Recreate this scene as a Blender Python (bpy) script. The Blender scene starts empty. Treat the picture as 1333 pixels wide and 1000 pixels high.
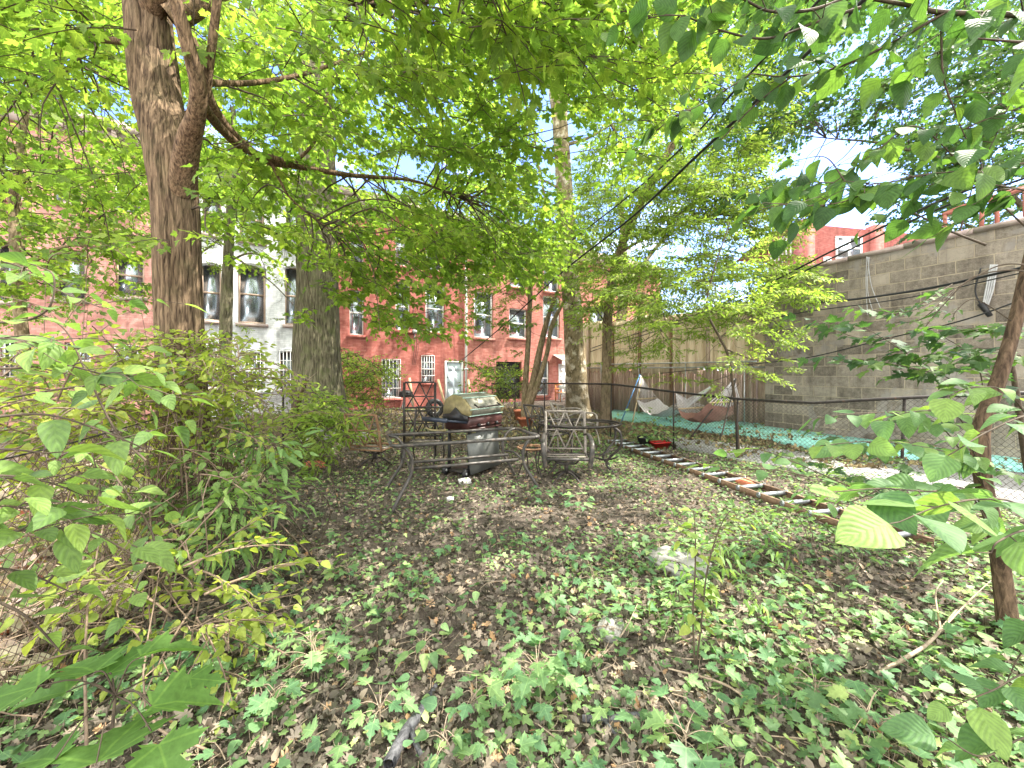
import bpy, bmesh, math, random
import numpy as np
from mathutils import Vector, Matrix
R = math.radians
random.seed(7); rng = np.random.default_rng(7)
scene = bpy.context.scene
COL = scene.collection
F = 520.0; CX = 666.5; HY = 484.0; CH = 1.5

def P(px, py, d):                       # a place seen at a pixel of the photograph, d metres away
    return np.array([(px-CX)/F*d, d, CH-(py-HY)/F*d])
def G(px, py):                          # the same on the ground
    d = CH*F/(py-HY); return np.array([(px-CX)/F*d, d, 0.0])

# ------------------------------------------------------------------ object helpers
def tag(o, label=None, cat=None, group=None, kind=None):
    if label: o['label'] = label
    if cat: o['category'] = cat
    if group: o['group'] = group
    if kind: o['kind'] = kind
    return o
def empty(name, loc=(0,0,0), rz=0.0, label=None, cat=None, group=None, rot=None):
    o = bpy.data.objects.new(name, None); COL.objects.link(o)
    o.location = loc; o.rotation_euler = rot if rot else (0,0,rz); o.empty_display_size = .1
    return tag(o, label, cat, group)
def mesh_obj(name, V, faces, mat, parent=None, leaf=None, smooth=False):
    """faces: list of integer arrays (M,k)"""
    me = bpy.data.meshes.new(name)
    V = np.asarray(V, dtype=np.float32).reshape(-1,3)
    faces = [np.asarray(f, dtype=np.int32) for f in faces if len(f)]
    nl = sum(f.size for f in faces); npoly = sum(len(f) for f in faces)
    me.vertices.add(len(V)); me.vertices.foreach_set('co', V.ravel())
    me.loops.add(nl); me.polygons.add(npoly)
    me.loops.foreach_set('vertex_index', np.concatenate([f.ravel() for f in faces]))
    tot = np.concatenate([np.full(len(f), f.shape[1], dtype=np.int32) for f in faces])
    st = np.concatenate([[0], np.cumsum(tot)[:-1]]).astype(np.int32)
    me.polygons.foreach_set('loop_start', st); me.polygons.foreach_set('loop_total', tot)
    if smooth: me.polygons.foreach_set('use_smooth', np.ones(npoly, dtype=bool))
    if leaf is not None:
        a = me.attributes.new('leaf', 'FLOAT_VECTOR', 'POINT')
        a.data.foreach_set('vector', np.asarray(leaf, dtype=np.float32).ravel())
    me.update(calc_edges=True); me.validate()
    me.materials.append(mat)
    o = bpy.data.objects.new(name, me); COL.objects.link(o)
    if parent: o.parent = parent
    return o
class MB:
    """collects shapes for ONE mesh object"""
    def __init__(s): s.V=[]; s.F={}; s.n=0
    def add(s, V, F):
        V=np.asarray(V,float).reshape(-1,3)
        for f in F:
            s.F.setdefault(len(f),[]).append([i+s.n for i in f])
        s.V.append(V); s.n+=len(V); return s
    def addarr(s, V, arr):
        for f in arr:
            f=np.asarray(f)
            s.F.setdefault(f.shape[1],[]).extend((f+s.n).tolist())
        s.V.append(np.asarray(V,float).reshape(-1,3)); s.n+=len(V); return s
    def box(s, x0,x1,y0,y1,z0,z1, M=None, bev=0.0):
        if bev<=0:
            V=np.array([(x,y,z) for z in (z0,z1) for y in (y0,y1) for x in (x0,x1)],float)
            Fs=[(0,2,3,1),(4,5,7,6),(0,1,5,4),(2,6,7,3),(0,4,6,2),(1,3,7,5)]
        else:
            bm=bmesh.new(); bmesh.ops.create_cube(bm,size=1)
            bmesh.ops.scale(bm,vec=(x1-x0,y1-y0,z1-z0),verts=bm.verts)
            bmesh.ops.translate(bm,vec=((x0+x1)/2,(y0+y1)/2,(z0+z1)/2),verts=bm.verts)
            bmesh.ops.bevel(bm,geom=list(bm.edges),offset=bev,segments=2,affect='EDGES')
            bm.verts.ensure_lookup_table(); V=np.array([v.co[:] for v in bm.verts]); Fs=[[v.index for v in f.verts] for f in bm.faces]; bm.free()
        if M is not None: V=(np.asarray(M)[:3,:3]@V.T).T+np.asarray(M)[:3,3]
        return s.add(V,Fs)
    def tube(s, pts, r, n=8, sq=1.0, smooth=True, res=8, cap=True):
        V,Fq=tube(pts,r,n,sq,res if smooth else 0)
        s.addarr(V,[Fq])
        if cap:
            m=len(V)//n
            s.F.setdefault(n,[]).append([s.n-len(V)+i for i in range(n)][::-1])
            s.F.setdefault(n,[]).append([s.n-n+i for i in range(n)])
        return s
    def build(s, name, mat, parent=None, smooth=False):
        return mesh_obj(name, np.concatenate(s.V), [np.array(v) for v in s.F.values()], mat, parent, smooth=smooth)
def catmull(pts, res):
    pts=np.asarray(pts,float)
    if len(pts)<3 or res<1: return pts
    p=np.vstack([2*pts[0]-pts[1],pts,2*pts[-1]-pts[-2]]); out=[]
    t=np.linspace(0,1,res,endpoint=False)[:,None]
    for i in range(1,len(p)-2):
        a,b,c,d=p[i-1],p[i],p[i+1],p[i+2]
        out.append(.5*((2*b)+(-a+c)*t+(2*a-5*b+4*c-d)*t**2+(-a+3*b-3*c+d)*t**3))
    return np.vstack(out+[pts[-1:]])
def frames(p):
    T=np.gradient(p,axis=0); T/=np.linalg.norm(T,axis=1)[:,None]+1e-12
    up=np.array([0,0,1.0]) if abs(T[0,2])<.9 else np.array([0,1.0,0])
    N=np.zeros_like(p); n=np.cross(up,T[0]); n/=np.linalg.norm(n)
    for i in range(len(p)):
        n=n-T[i]*np.dot(n,T[i]); n/=np.linalg.norm(n)+1e-12; N[i]=n
    return T,N,np.cross(T,N)
def tube(pts, r, n=8, sq=1.0, res=8):
    pts=np.asarray(pts,float); r=np.atleast_1d(np.asarray(r,float))
    p=catmull(pts,res)
    if len(r)==1: rr=np.full(len(p),r[0])
    else: rr=np.interp(np.linspace(0,1,len(p)),np.linspace(0,1,len(r)),r)
    T,N,B=frames(p)
    a=np.linspace(0,2*math.pi,n,endpoint=False)+(math.pi/n if n==4 else 0)
    V=p[:,None,:]+rr[:,None,None]*(np.cos(a)[None,:,None]*N[:,None,:]+sq*np.sin(a)[None,:,None]*B[:,None,:])
    m=len(p); i=np.arange(m-1)[:,None]*n; j=np.arange(n)[None,:]; k=(j+1)%n
    Fq=np.stack([i+j,i+k,i+n+k,i+n+j],axis=-1).reshape(-1,4)
    return V.reshape(-1,3),Fq
def vnoise(p, seed=0):
    p=np.asarray(p,float); i=np.floor(p).astype(np.int64); f=p-i; f=f*f*(3-2*f)
    def h(a,b,c):
        x=(a*73856093)^(b*19349663)^(c*83492791)^(seed*2654435761)
        x=(x^(x>>13))*1274126177; x=x^(x>>16); return (x&0xffff)/65535.0
    r=0
    for dx in (0,1):
        for dy in (0,1):
            for dz in (0,1):
                w=(f[...,0] if dx else 1-f[...,0])*(f[...,1] if dy else 1-f[...,1])*(f[...,2] if dz else 1-f[...,2])
                r=r+w*h(i[...,0]+dx,i[...,1]+dy,i[...,2]+dz)
    return r
def gz(x,y):
    x=np.asarray(x,float); y=np.asarray(y,float)
    q=np.stack([x*.9,y*.9,0*x],-1); q2=np.stack([x*3.1,y*3.1,0*x+5],-1)
    return (vnoise(q,3)-.5)*.07+(vnoise(q2,4)-.5)*.03

# ------------------------------------------------------------------ materials
def newmat(name):
    m=bpy.data.materials.new(name); m.use_nodes=True; nt=m.node_tree
    b=nt.nodes['Principled BSDF']; return m,nt,b
def N(nt,t,**k):
    n=nt.nodes.new(t)
    for a,v in k.items(): setattr(n,a,v)
    return n
def ramp(nt, fac, stops, interp='LINEAR'):
    r=nt.nodes.new('ShaderNodeValToRGB'); r.color_ramp.interpolation=interp
    e=r.color_ramp.elements
    while len(e)<len(stops): e.new(.5)
    for k,(p,c) in enumerate(stops): e[k].position=p; e[k].color=(*c,1)
    nt.links.new(fac,r.inputs['Fac']); return r.outputs['Color']
def coords(nt, scale=(1,1,1), kind='Object'):
    tc=N(nt,'ShaderNodeTexCoord'); mp=N(nt,'ShaderNodeMapping'); mp.inputs['Scale'].default_value=scale
    nt.links.new(tc.outputs[kind],mp.inputs['Vector']); return mp.outputs['Vector']
def noise(nt, vec, scale, detail=6, rough=.6, dist=0):
    n=N(nt,'ShaderNodeTexNoise'); n.inputs['Scale'].default_value=scale; n.inputs['Detail'].default_value=detail
    n.inputs['Roughness'].default_value=rough; n.inputs['Distortion'].default_value=dist
    nt.links.new(vec,n.inputs['Vector']); return n.outputs['Fac']
def bump(nt, h, b, strength=.5, dist=.02):
    n=N(nt,'ShaderNodeBump'); n.inputs['Strength'].default_value=strength; n.inputs['Distance'].default_value=dist
    nt.links.new(h,n.inputs['Height']); nt.links.new(n.outputs['Normal'],b.inputs['Normal'])
def mixc(nt, fac, a, b, blend='MIX'):
    m=N(nt,'ShaderNodeMix',data_type='RGBA',blend_type=blend)
    for inp,v in ((0,fac),(6,a),(7,b)):
        if hasattr(v,'links'): nt.links.new(v,m.inputs[inp])
        elif isinstance(v,(int,float)): m.inputs[inp].default_value=v
        else: m.inputs[inp].default_value=(*v,1)
    return m.outputs[2]
def math_(nt, op, a, b=0.0):
    m=N(nt,'ShaderNodeMath',operation=op)
    for i,v in ((0,a),(1,b)):
        if hasattr(v,'links'): nt.links.new(v,m.inputs[i])
        else: m.inputs[i].default_value=v
    return m.outputs[0]
def rough_mat(name, stops, scale=8, rough=.8, bs=.3, bd=.01, metal=0, sc=(1,1,1), detail=6, spec=.3):
    m,nt,b=newmat(name); v=coords(nt,sc); f=noise(nt,v,scale,detail,.65)
    nt.links.new(ramp(nt,f,stops),b.inputs['Base Color']); b.inputs['Roughness'].default_value=rough
    b.inputs['Metallic'].default_value=metal; b.inputs['Specular IOR Level'].default_value=spec
    if bs: bump(nt,noise(nt,v,scale*4,5,.7),b,bs,bd)
    return m
def leaf_mat(name, stops, tcol, tw=.45, veins=0, rough=.55, spec=.25, vein_n=8, vcol=1.2):
    if not name.startswith('dry'): stops=[(p,(c[0]*1.30,c[1]*1.10,c[2]*1.8)) for p,c in stops]
    m,nt,b=newmat(name)
    at=N(nt,'ShaderNodeAttribute',attribute_name='leaf'); sx=N(nt,'ShaderNodeSeparateXYZ')
    nt.links.new(at.outputs['Vector'],sx.inputs[0])
    col=ramp(nt,sx.outputs['Z'],stops)
    v=coords(nt); n=noise(nt,v,60,3,.6)
    col=mixc(nt,math_(nt,'MULTIPLY',n,.5),col,(.05,.07,.015),'MIX') if name.startswith('dry') else mixc(nt,.35,col,ramp(nt,n,[(.3,(.35,.35,.35)),(.7,(1.3,1.3,1.3))]),'MULTIPLY')
    if veins=='palm':
        ab=math_(nt,'ABSOLUTE',sx.outputs['X']); rad=math_(nt,'POWER',math_(nt,'ADD',math_(nt,'MULTIPLY',ab,ab),math_(nt,'MULTIPLY',sx.outputs['Y'],sx.outputs['Y'])),.5)
        an=math_(nt,'ARCTAN2',ab,sx.outputs['Y']); dd=math_(nt,'MINIMUM',an,math_(nt,'MINIMUM',math_(nt,'ABSOLUTE',math_(nt,'SUBTRACT',an,1.03)),math_(nt,'ABSOLUTE',math_(nt,'SUBTRACT',an,1.8))))
        dist_=math_(nt,'MULTIPLY',dd,rad)
        ln=ramp(nt,dist_,[(0,(1,1,1)),(.012,(.8,.8,.8)),(.028,(0,0,0))]); col=mixc(nt,ln,col,mixc(nt,1,col,(1.5,1.4,1.3),'MULTIPLY'))
        bump(nt,noise(nt,v,90,3,.6),b,.3,.003)
    elif veins:
        ab=math_(nt,'ABSOLUTE',sx.outputs['X'])
        ph=math_(nt,'SUBTRACT',math_(nt,'MULTIPLY',sx.outputs['Y'],vein_n*6.283),math_(nt,'MULTIPLY',ab,vein_n*6.283*.75))
        s=math_(nt,'SINE',ph)
        line=ramp(nt,math_(nt,'MULTIPLY_ADD',s,.5),[(.0,(0,0,0)),(.40,(.0,.0,.0)),(.5,(1,1,1))])
        mid=ramp(nt,ab,[(0,(1,1,1)),(.035,(0,0,0))])
        al=N(nt,'ShaderNodeMix',data_type='RGBA',blend_type='LIGHTEN'); al.inputs[0].default_value=1
        nt.links.new(line,al.inputs[6]); nt.links.new(mid,al.inputs[7])
        bright=mixc(nt,1,col,(vcol,vcol,vcol*.9),'MULTIPLY')
        col=mixc(nt,al.outputs[2],col,bright)
        bump(nt,s,b,.22,.003)
    nt.links.new(col,b.inputs['Base Color']); b.inputs['Roughness'].default_value=rough; b.inputs['Specular IOR Level'].default_value=spec
    tr=N(nt,'ShaderNodeBsdfTranslucent')
    tc=mixc(nt,1,col,tcol,'MULTIPLY'); nt.links.new(tc,tr.inputs['Color'])
    mx=N(nt,'ShaderNodeMixShader'); mx.inputs[0].default_value=tw
    nt.links.new(b.outputs[0],mx.inputs[1]); nt.links.new(tr.outputs[0],mx.inputs[2])
    nt.links.new(mx.outputs[0],nt.nodes['Material Output'].inputs['Surface']); return m
def bark_mat(name, dark, light, scale=26, zs=.16, bs=.9, moss=0, lichen=None):
    m,nt,b=newmat(name); v=coords(nt,(1,1,zs)); w=noise(nt,v,scale,5,.62,.6)
    v2=coords(nt); w2=noise(nt,v2,3.2,4,.6)
    c=ramp(nt,w,[(.36,dark),(.52,tuple((d+l)/2 for d,l in zip(dark,light))),(.66,light)])
    if lichen: c=mixc(nt,ramp(nt,w2,[(.52,(0,0,0)),(.62,(.8,.8,.8))]),c,lichen)
    if moss: c=mixc(nt,ramp(nt,noise(nt,v2,5,5,.6),[(.48,(0,0,0)),(.7,(moss,moss,moss))]),c,(.10,.12,.045))
    nt.links.new(c,b.inputs['Base Color']); b.inputs['Roughness'].default_value=.9; b.inputs['Specular IOR Level'].default_value=.15
    bump(nt,w,b,bs,.03); return m
M={}
M['maple']=leaf_mat('maple_leaf',[(0,(.060,.125,.012)),(.45,(.095,.18,.016)),(.85,(.15,.24,.02)),(1,(.18,.27,.03))],(2.05,2.2,1.6),.54,veins='palm')
M['maple_far']=leaf_mat('maple_leaf_far',[(0,(.05,.11,.018)),(.5,(.085,.16,.02)),(1,(.15,.24,.03))],(2.3,2.3,1.2),.5)
M['dark']=leaf_mat('dark_leaf',[(0,(.025,.065,.018)),(.6,(.042,.10,.02)),(1,(.08,.145,.03))],(2.2,2.4,1.0),.40,veins='palm')
M['bright']=leaf_mat('bright_leaf',[(0,(.09,.17,.02)),(.5,(.145,.235,.03)),(1,(.24,.33,.05))],(1.9,2.1,1.1),.5)
M['dogwood']=leaf_mat('shaded_veined_leaf',[(0,(.028,.075,.018)),(.6,(.045,.11,.022)),(1,(.08,.16,.025))],(2.1,2.2,.9),.42,veins=1,rough=.58,spec=.22)  # darkened so the colour itself carries shade and silhouette
M['dogwood_lit']=leaf_mat('lit_veined_leaf',[(0,(.055,.13,.035)),(.5,(.085,.18,.045)),(1,(.13,.23,.04))],(1.9,2.0,.9),.40,veins=1,rough=.55,spec=.22)  # lit copy of the veined leaf, light put into its colour
M['shrub']=leaf_mat('shrub_leaf',[(0,(.05,.11,.02)),(.4,(.085,.165,.03)),(.8,(.11,.20,.035)),(1,(.13,.22,.035))],(1.75,1.9,1.0),.40,veins=1,vein_n=5)
M['vine']=leaf_mat('vine_leaf',[(0,(.09,.16,.02)),(.5,(.16,.24,.03)),(.9,(.24,.33,.05)),(1,(.34,.38,.06))],(2.2,2.2,1.0),.5)
M['lance']=leaf_mat('lance_leaf',[(0,(.07,.15,.035)),(.6,(.12,.23,.05)),(1,(.22,.34,.07))],(2.0,2.2,1.0),.4,veins=1,vein_n=4)
M['seedling']=leaf_mat('seedling_leaf',[(0,(.06,.15,.045)),(.5,(.095,.21,.06)),(1,(.18,.32,.08))],(2.0,2.2,1.0),.35,rough=.5,veins='palm')
M['close']=leaf_mat('close_maple_leaf',[(0,(.05,.125,.02)),(.5,(.07,.16,.025)),(1,(.10,.20,.03))],(2.0,2.2,1.0),.38,rough=.62,spec=.15,veins='palm')
M['cover']=leaf_mat('cover_leaf',[(0,(.06,.135,.035)),(.4,(.10,.205,.05)),(.8,(.165,.29,.07)),(1,(.26,.37,.09))],(2.0,2.2,1.0),.35,rough=.5)
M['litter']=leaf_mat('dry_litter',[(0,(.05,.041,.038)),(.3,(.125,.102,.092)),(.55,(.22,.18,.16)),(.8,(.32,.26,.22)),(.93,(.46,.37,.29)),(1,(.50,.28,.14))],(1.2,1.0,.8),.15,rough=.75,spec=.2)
M['litter_lit']=leaf_mat('dry_litter_sun_tint',[(0,(.10,.075,.05)),(.4,(.24,.18,.11)),(.8,(.42,.33,.18)),(1,(.5,.42,.2))],(1.2,1.0,.8),.15,rough=.75,spec=.2)  # lighter copy of the litter, sunlight put into its colour
M['grassy']=leaf_mat('grass_blade',[(0,(.14,.18,.06)),(.5,(.34,.36,.16)),(1,(.6,.56,.32))],(1.6,1.6,1.0),.4)
M['bark']=bark_mat('maple_bark',(.035,.022,.014),(.25,.175,.11),52,.10,1.0,moss=.2)
M['limb_bark']=bark_mat('limb_bark',(.045,.028,.018),(.27,.18,.11),60,.18,.9,moss=.15)
M['bark_oak']=bark_mat('oak_bark',(.04,.035,.024),(.20,.18,.12),26,.12,1.0,moss=.6)
M['bark_plane']=bark_mat('flaking_bark',(.10,.08,.045),(.34,.27,.17),9,.5,.6,lichen=(.62,.56,.46))
M['bark_slim']=bark_mat('slim_bark',(.10,.07,.04),(.30,.23,.15),26,.3,.6,moss=.4)
M['bark_sap']=bark_mat('sapling_bark',(.045,.03,.02),(.17,.115,.075),40,.3,.7)
M['limb_red']=bark_mat('smooth_limb_bark',(.07,.04,.025),(.27,.165,.09),40,.5,.5)
M['twig']=rough_mat('twig',[(.3,(.04,.03,.022)),(.7,(.10,.075,.05))],30,.85,.2,.003)
M['twig_pale']=rough_mat('pale_twig',[(.3,(.18,.13,.09)),(.7,(.38,.31,.23))],40,.85,.3,.004)
M['twig_dry']=rough_mat('dry_vine',[(.3,(.10,.07,.05)),(.7,(.27,.20,.14))],25,.9,.2,.003)
M['log']=bark_mat('rotting_log',(.035,.035,.04),(.17,.17,.18),20,.4,1.0)
M['stone']=rough_mat('stone',[(.3,(.15,.15,.14)),(.6,(.28,.27,.25)),(.8,(.36,.34,.30))],6,.9,.6,.02)
M['white_stone']=rough_mat('white_stone',[(.3,(.5,.5,.5)),(.7,(.7,.7,.68))],9,.85,.4,.01)
M['iron']=rough_mat('dark_iron',[(.35,(.028,.026,.026)),(.6,(.055,.048,.045)),(.72,(.13,.07,.045))],22,.55,.2,.003,.5)
M['bronze']=rough_mat('bronze_metal',[(.3,(.035,.032,.03)),(.55,(.08,.074,.07)),(.75,(.20,.15,.11))],16,.42,.2,.003,.3)
M['rusty']=rough_mat('rusty_metal',[(.3,(.11,.055,.03)),(.55,(.24,.14,.08)),(.75,(.36,.27,.19))],18,.8,.3,.003,.1)
M['seatbar']=rough_mat('weathered_bar',[(.3,(.14,.12,.105)),(.7,(.30,.265,.235))],20,.8,.3,.003)
M['galv']=rough_mat('galvanised_steel',[(.3,(.30,.31,.32)),(.7,(.50,.51,.52))],14,.42,.1,.002,.8)
M['wire']=rough_mat('fence_wire',[(.3,(.055,.05,.045)),(.7,(.13,.105,.09))],30,.6,0,.001,.5)
M['wire_rust']=rough_mat('rusted_wire',[(.3,(.05,.035,.028)),(.7,(.12,.08,.06))],30,.7,0,.001,.3)
M['cable']=rough_mat('black_cable',[(.3,(.012,.012,.014)),(.7,(.03,.03,.033))],8,.5,0)
M['white_cable']=rough_mat('white_cable',[(.3,(.30,.30,.31)),(.7,(.48,.48,.49))],8,.5,0)
M['white_paint']=rough_mat('white_paint',[(.3,(.62,.62,.62)),(.7,(.80,.80,.79))],7,.5,.1,.003)
M['blue_door']=rough_mat('pale_door_paint',[(.3,(.50,.58,.66)),(.7,(.62,.70,.77))],4,.5,.1,.003)
M['terracotta']=rough_mat('terracotta',[(.3,(.40,.13,.07)),(.7,(.56,.21,.12))],9,.8,.2,.003)
M['red_plastic']=rough_mat('red_plastic',[(.3,(.35,.015,.015)),(.7,(.46,.03,.03))],6,.4,0)
M['black_plastic']=rough_mat('black_plastic',[(.3,(.012,.012,.013)),(.7,(.03,.03,.032))],9,.45,.1,.002)
M['grill_lid']=rough_mat('sun_bleached_lid',[(.3,(.10,.10,.085)),(.5,(.19,.185,.15)),(.7,(.30,.285,.23))],5,.5,.1,.003,.2)
M['grill_end']=rough_mat('ochre_cast_end',[(.3,(.12,.10,.05)),(.6,(.24,.20,.095)),(.75,(.32,.285,.16))],9,.6,.2,.003)
M['grill_edge']=rough_mat('pale_green_edge',[(.3,(.26,.38,.32)),(.7,(.34,.46,.40))],9,.4,0)
M['grill_body']=rough_mat('burgundy_enamel',[(.3,(.035,.014,.014)),(.6,(.07,.03,.028)),(.75,(.12,.09,.08))],8,.4,.2,.003)
M['grill_panel']=rough_mat('grey_panel',[(.3,(.075,.08,.078)),(.6,(.125,.13,.125)),(.75,(.18,.18,.165))],6,.5,.15,.003,.3)
M['shelf']=rough_mat('blue_black_shelf',[(.3,(.02,.027,.042)),(.7,(.045,.055,.08))],5,.35,.05,.002,.2)
M['fibreglass']=rough_mat('orange_brown_fibreglass',[(.3,(.09,.055,.032)),(.55,(.16,.10,.062)),(.75,(.25,.18,.125))],7,.75,.2,.003,sc=(4,.6,1))
M['alu']=rough_mat('aluminium',[(.3,(.25,.27,.29)),(.7,(.42,.45,.48))],12,.38,.1,.002,.7)
M['wood_grey']=rough_mat('weathered_board',[(.3,(.24,.17,.13)),(.55,(.40,.30,.235)),(.75,(.54,.43,.34))],7,.85,.3,.006,sc=(3,3,.4))
M['wood_pale']=rough_mat('pale_timber',[(.3,(.42,.30,.17)),(.7,(.60,.47,.31))],7,.8,.2,.004,sc=(3,3,.4))
M['panel']=rough_mat('tan_sheet',[(.3,(.52,.41,.28)),(.5,(.70,.56,.40)),(.7,(.80,.67,.50))],5,.8,.25,.02,sc=(6,6,.35))
M['turq']=rough_mat('turquoise_mat',[(.3,(.14,.40,.35)),(.5,(.26,.58,.52)),(.7,(.36,.66,.60))],6,.75,.3,.005)
M['concrete']=rough_mat('pale_concrete',[(.3,(.24,.235,.235)),(.7,(.38,.375,.37))],3,.9,.3,.005)
M['net_white']=rough_mat('cotton_rope',[(.3,(.50,.46,.50)),(.7,(.72,.68,.70))],9,.95,.2,.003)
M['net_red']=rough_mat('red_cloth',[(.3,(.27,.13,.11)),(.7,(.38,.21,.17))],9,.9,.3,.004,sc=(1,5,1))
M['orange']=rough_mat('orange_paint',[(.3,(.55,.20,.05)),(.7,(.7,.3,.1))],6,.6,0)
M['blue']=rough_mat('blue_plastic',[(.3,(.03,.14,.34)),(.7,(.06,.22,.45))],6,.4,0)
M['cream']=rough_mat('cream_cloth',[(.3,(.45,.42,.36)),(.7,(.62,.6,.54))],9,.8,.1,.003)
M['curtain']=rough_mat('curtain',[(.35,(.38,.39,.41)),(.5,(.6,.61,.63)),(.62,(.8,.8,.82))],5,.9,.1,.01,sc=(6,1,.5))
M['dark_room']=rough_mat('painted_room_shade',[(.3,(.012,.013,.015)),(.7,(.03,.032,.035))],2,.9,0)  # near-black colour holds the shade of unlit rooms
M['rail_rust']=rough_mat('red_oxide_steel',[(.3,(.28,.09,.07)),(.7,(.42,.17,.13))],9,.7,.2,.003)
M['coping']=rough_mat('weathered_coping',[(.3,(.26,.20,.18)),(.7,(.42,.34,.31))],7,.9,.4,.01)
def glass_mat():
    m,nt,b=newmat('window_glass'); b.inputs['Base Color'].default_value=(.42,.47,.52,1); b.inputs['Metallic'].default_value=1; b.inputs['Roughness'].default_value=.22
    tr=N(nt,'ShaderNodeBsdfTransparent'); tr.inputs[0].default_value=(.8,.85,.88,1); mx=N(nt,'ShaderNodeMixShader'); mx.inputs[0].default_value=.38
    nt.links.new(b.outputs[0],mx.inputs[1]); nt.links.new(tr.outputs[0],mx.inputs[2])
    nt.links.new(mx.outputs[0],nt.nodes['Material Output'].inputs['Surface']); return m
M['glass']=glass_mat()
def masonry(name, stops, bw, bh, mortar, mc, bs=.5, patch=None, soft=.0, ms=.01):
    m,nt,b=newmat(name); tc=N(nt,'ShaderNodeTexCoord'); sx=N(nt,'ShaderNodeSeparateXYZ'); cx=N(nt,'ShaderNodeCombineXYZ')
    nt.links.new(tc.outputs['Object'],sx.inputs[0]); nt.links.new(sx.outputs['X'],cx.inputs['X']); nt.links.new(sx.outputs['Z'],cx.inputs['Y'])
    wob=N(nt,'ShaderNodeTexNoise'); wob.inputs['Scale'].default_value=3; nt.links.new(cx.outputs[0],wob.inputs['Vector'])
    off=N(nt,'ShaderNodeVectorMath',operation='MULTIPLY_ADD'); nt.links.new(wob.outputs['Color'],off.inputs[0]); off.inputs[1].default_value=(.03*bh/.235,)*3
    nt.links.new(cx.outputs[0],off.inputs[2])
    br=N(nt,'ShaderNodeTexBrick'); nt.links.new(off.outputs[0],br.inputs['Vector']); br.inputs['Scale'].default_value=1
    br.inputs['Brick Width'].default_value=bw; br.inputs['Row Height'].default_value=bh; br.inputs['Mortar Size'].default_value=ms; br.inputs['Mortar Smooth'].default_value=.3
    br.inputs['Color1'].default_value=(.25,.25,.25,1); br.inputs['Color2'].default_value=(.95,.95,.95,1); br.inputs['Mortar'].default_value=(.5,.5,.5,1); br.inputs['Bias'].default_value=0
    v=tc.outputs['Object']; n=noise(nt,v,9,7,.7); n2=noise(nt,v,55,4,.7); n3=noise(nt,v,1.1,5,.6)
    f=math_(nt,'ADD',math_(nt,'MULTIPLY',br.outputs['Color'],.34),math_(nt,'MULTIPLY',math_(nt,'ADD',math_(nt,'MULTIPLY',n,.6),math_(nt,'MULTIPLY',n2,.4)),.75))
    c=ramp(nt,f,stops)
    c=mixc(nt,math_(nt,'MULTIPLY',br.outputs['Fac'],mortar),c,mc)
    if patch:
        pf=ramp(nt,noise(nt,v,1.4,6,.62,1.2),[(.56,(0,0,0)),(.62,(.85,.85,.85))]); c=mixc(nt,pf,c,patch)
    c=mixc(nt,.45,c,ramp(nt,n3,[(.3,(.62,.62,.62)),(.7,(1.2,1.2,1.2))]),'MULTIPLY')
    st_=N(nt,'ShaderNodeMapping'); st_.inputs['Scale'].default_value=(2.2,2.2,.28); nt.links.new(tc.outputs['Object'],st_.inputs['Vector'])
    c=mixc(nt,.6,c,ramp(nt,noise(nt,st_.outputs[0],1.6,7,.68,.4),[(.36,(.55,.53,.52)),(.5,(1,1,1)),(.68,(1.18,1.16,1.14))]),'MULTIPLY')
    nt.links.new(c,b.inputs['Base Color']); b.inputs['Roughness'].default_value=.9; b.inputs['Specular IOR Level'].default_value=.2
    h=math_(nt,'SUBTRACT',math_(nt,'ADD',math_(nt,'MULTIPLY',n,.4),math_(nt,'MULTIPLY',n2,.3)),math_(nt,'MULTIPLY',br.outputs['Fac'],.7)); bump(nt,h,b,bs,.02); return m
M['block']=masonry('concrete_block',[(.34,(.062,.052,.043)),(.5,(.165,.14,.115)),(.68,(.33,.285,.235))],.47,.235,.9,(.38,.32,.24),.9,patch=(.27,.245,.225),ms=.011)
M['pink_stucco']=masonry('pink_painted_brick',[(.3,(.34,.15,.13)),(.55,(.48,.24,.21)),(.8,(.60,.35,.31))],.2,.07,.25,(.42,.17,.13),.35,ms=.006)
M['white_brick']=masonry('white_painted_brick',[(.3,(.42,.43,.45)),(.55,(.58,.60,.63)),(.8,(.74,.75,.77))],.2,.07,.4,(.40,.41,.43),.45,ms=.006)
M['red_stucco']=masonry('red_painted_stucco',[(.3,(.26,.07,.06)),(.55,(.38,.125,.105)),(.8,(.50,.21,.18))],.2,.07,.12,(.40,.10,.08),.3,ms=.005)
M['red_stucco2']=masonry('faded_red_stucco',[(.3,(.28,.09,.07)),(.55,(.40,.155,.13)),(.8,(.52,.26,.21))],.2,.07,.12,(.42,.13,.10),.3,ms=.005)
M['orange_brick']=masonry('orange_brick',[(.3,(.40,.12,.07)),(.55,(.52,.18,.12)),(.8,(.62,.26,.18))],.22,.075,.5,(.50,.28,.2),.3,ms=.008)

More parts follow.
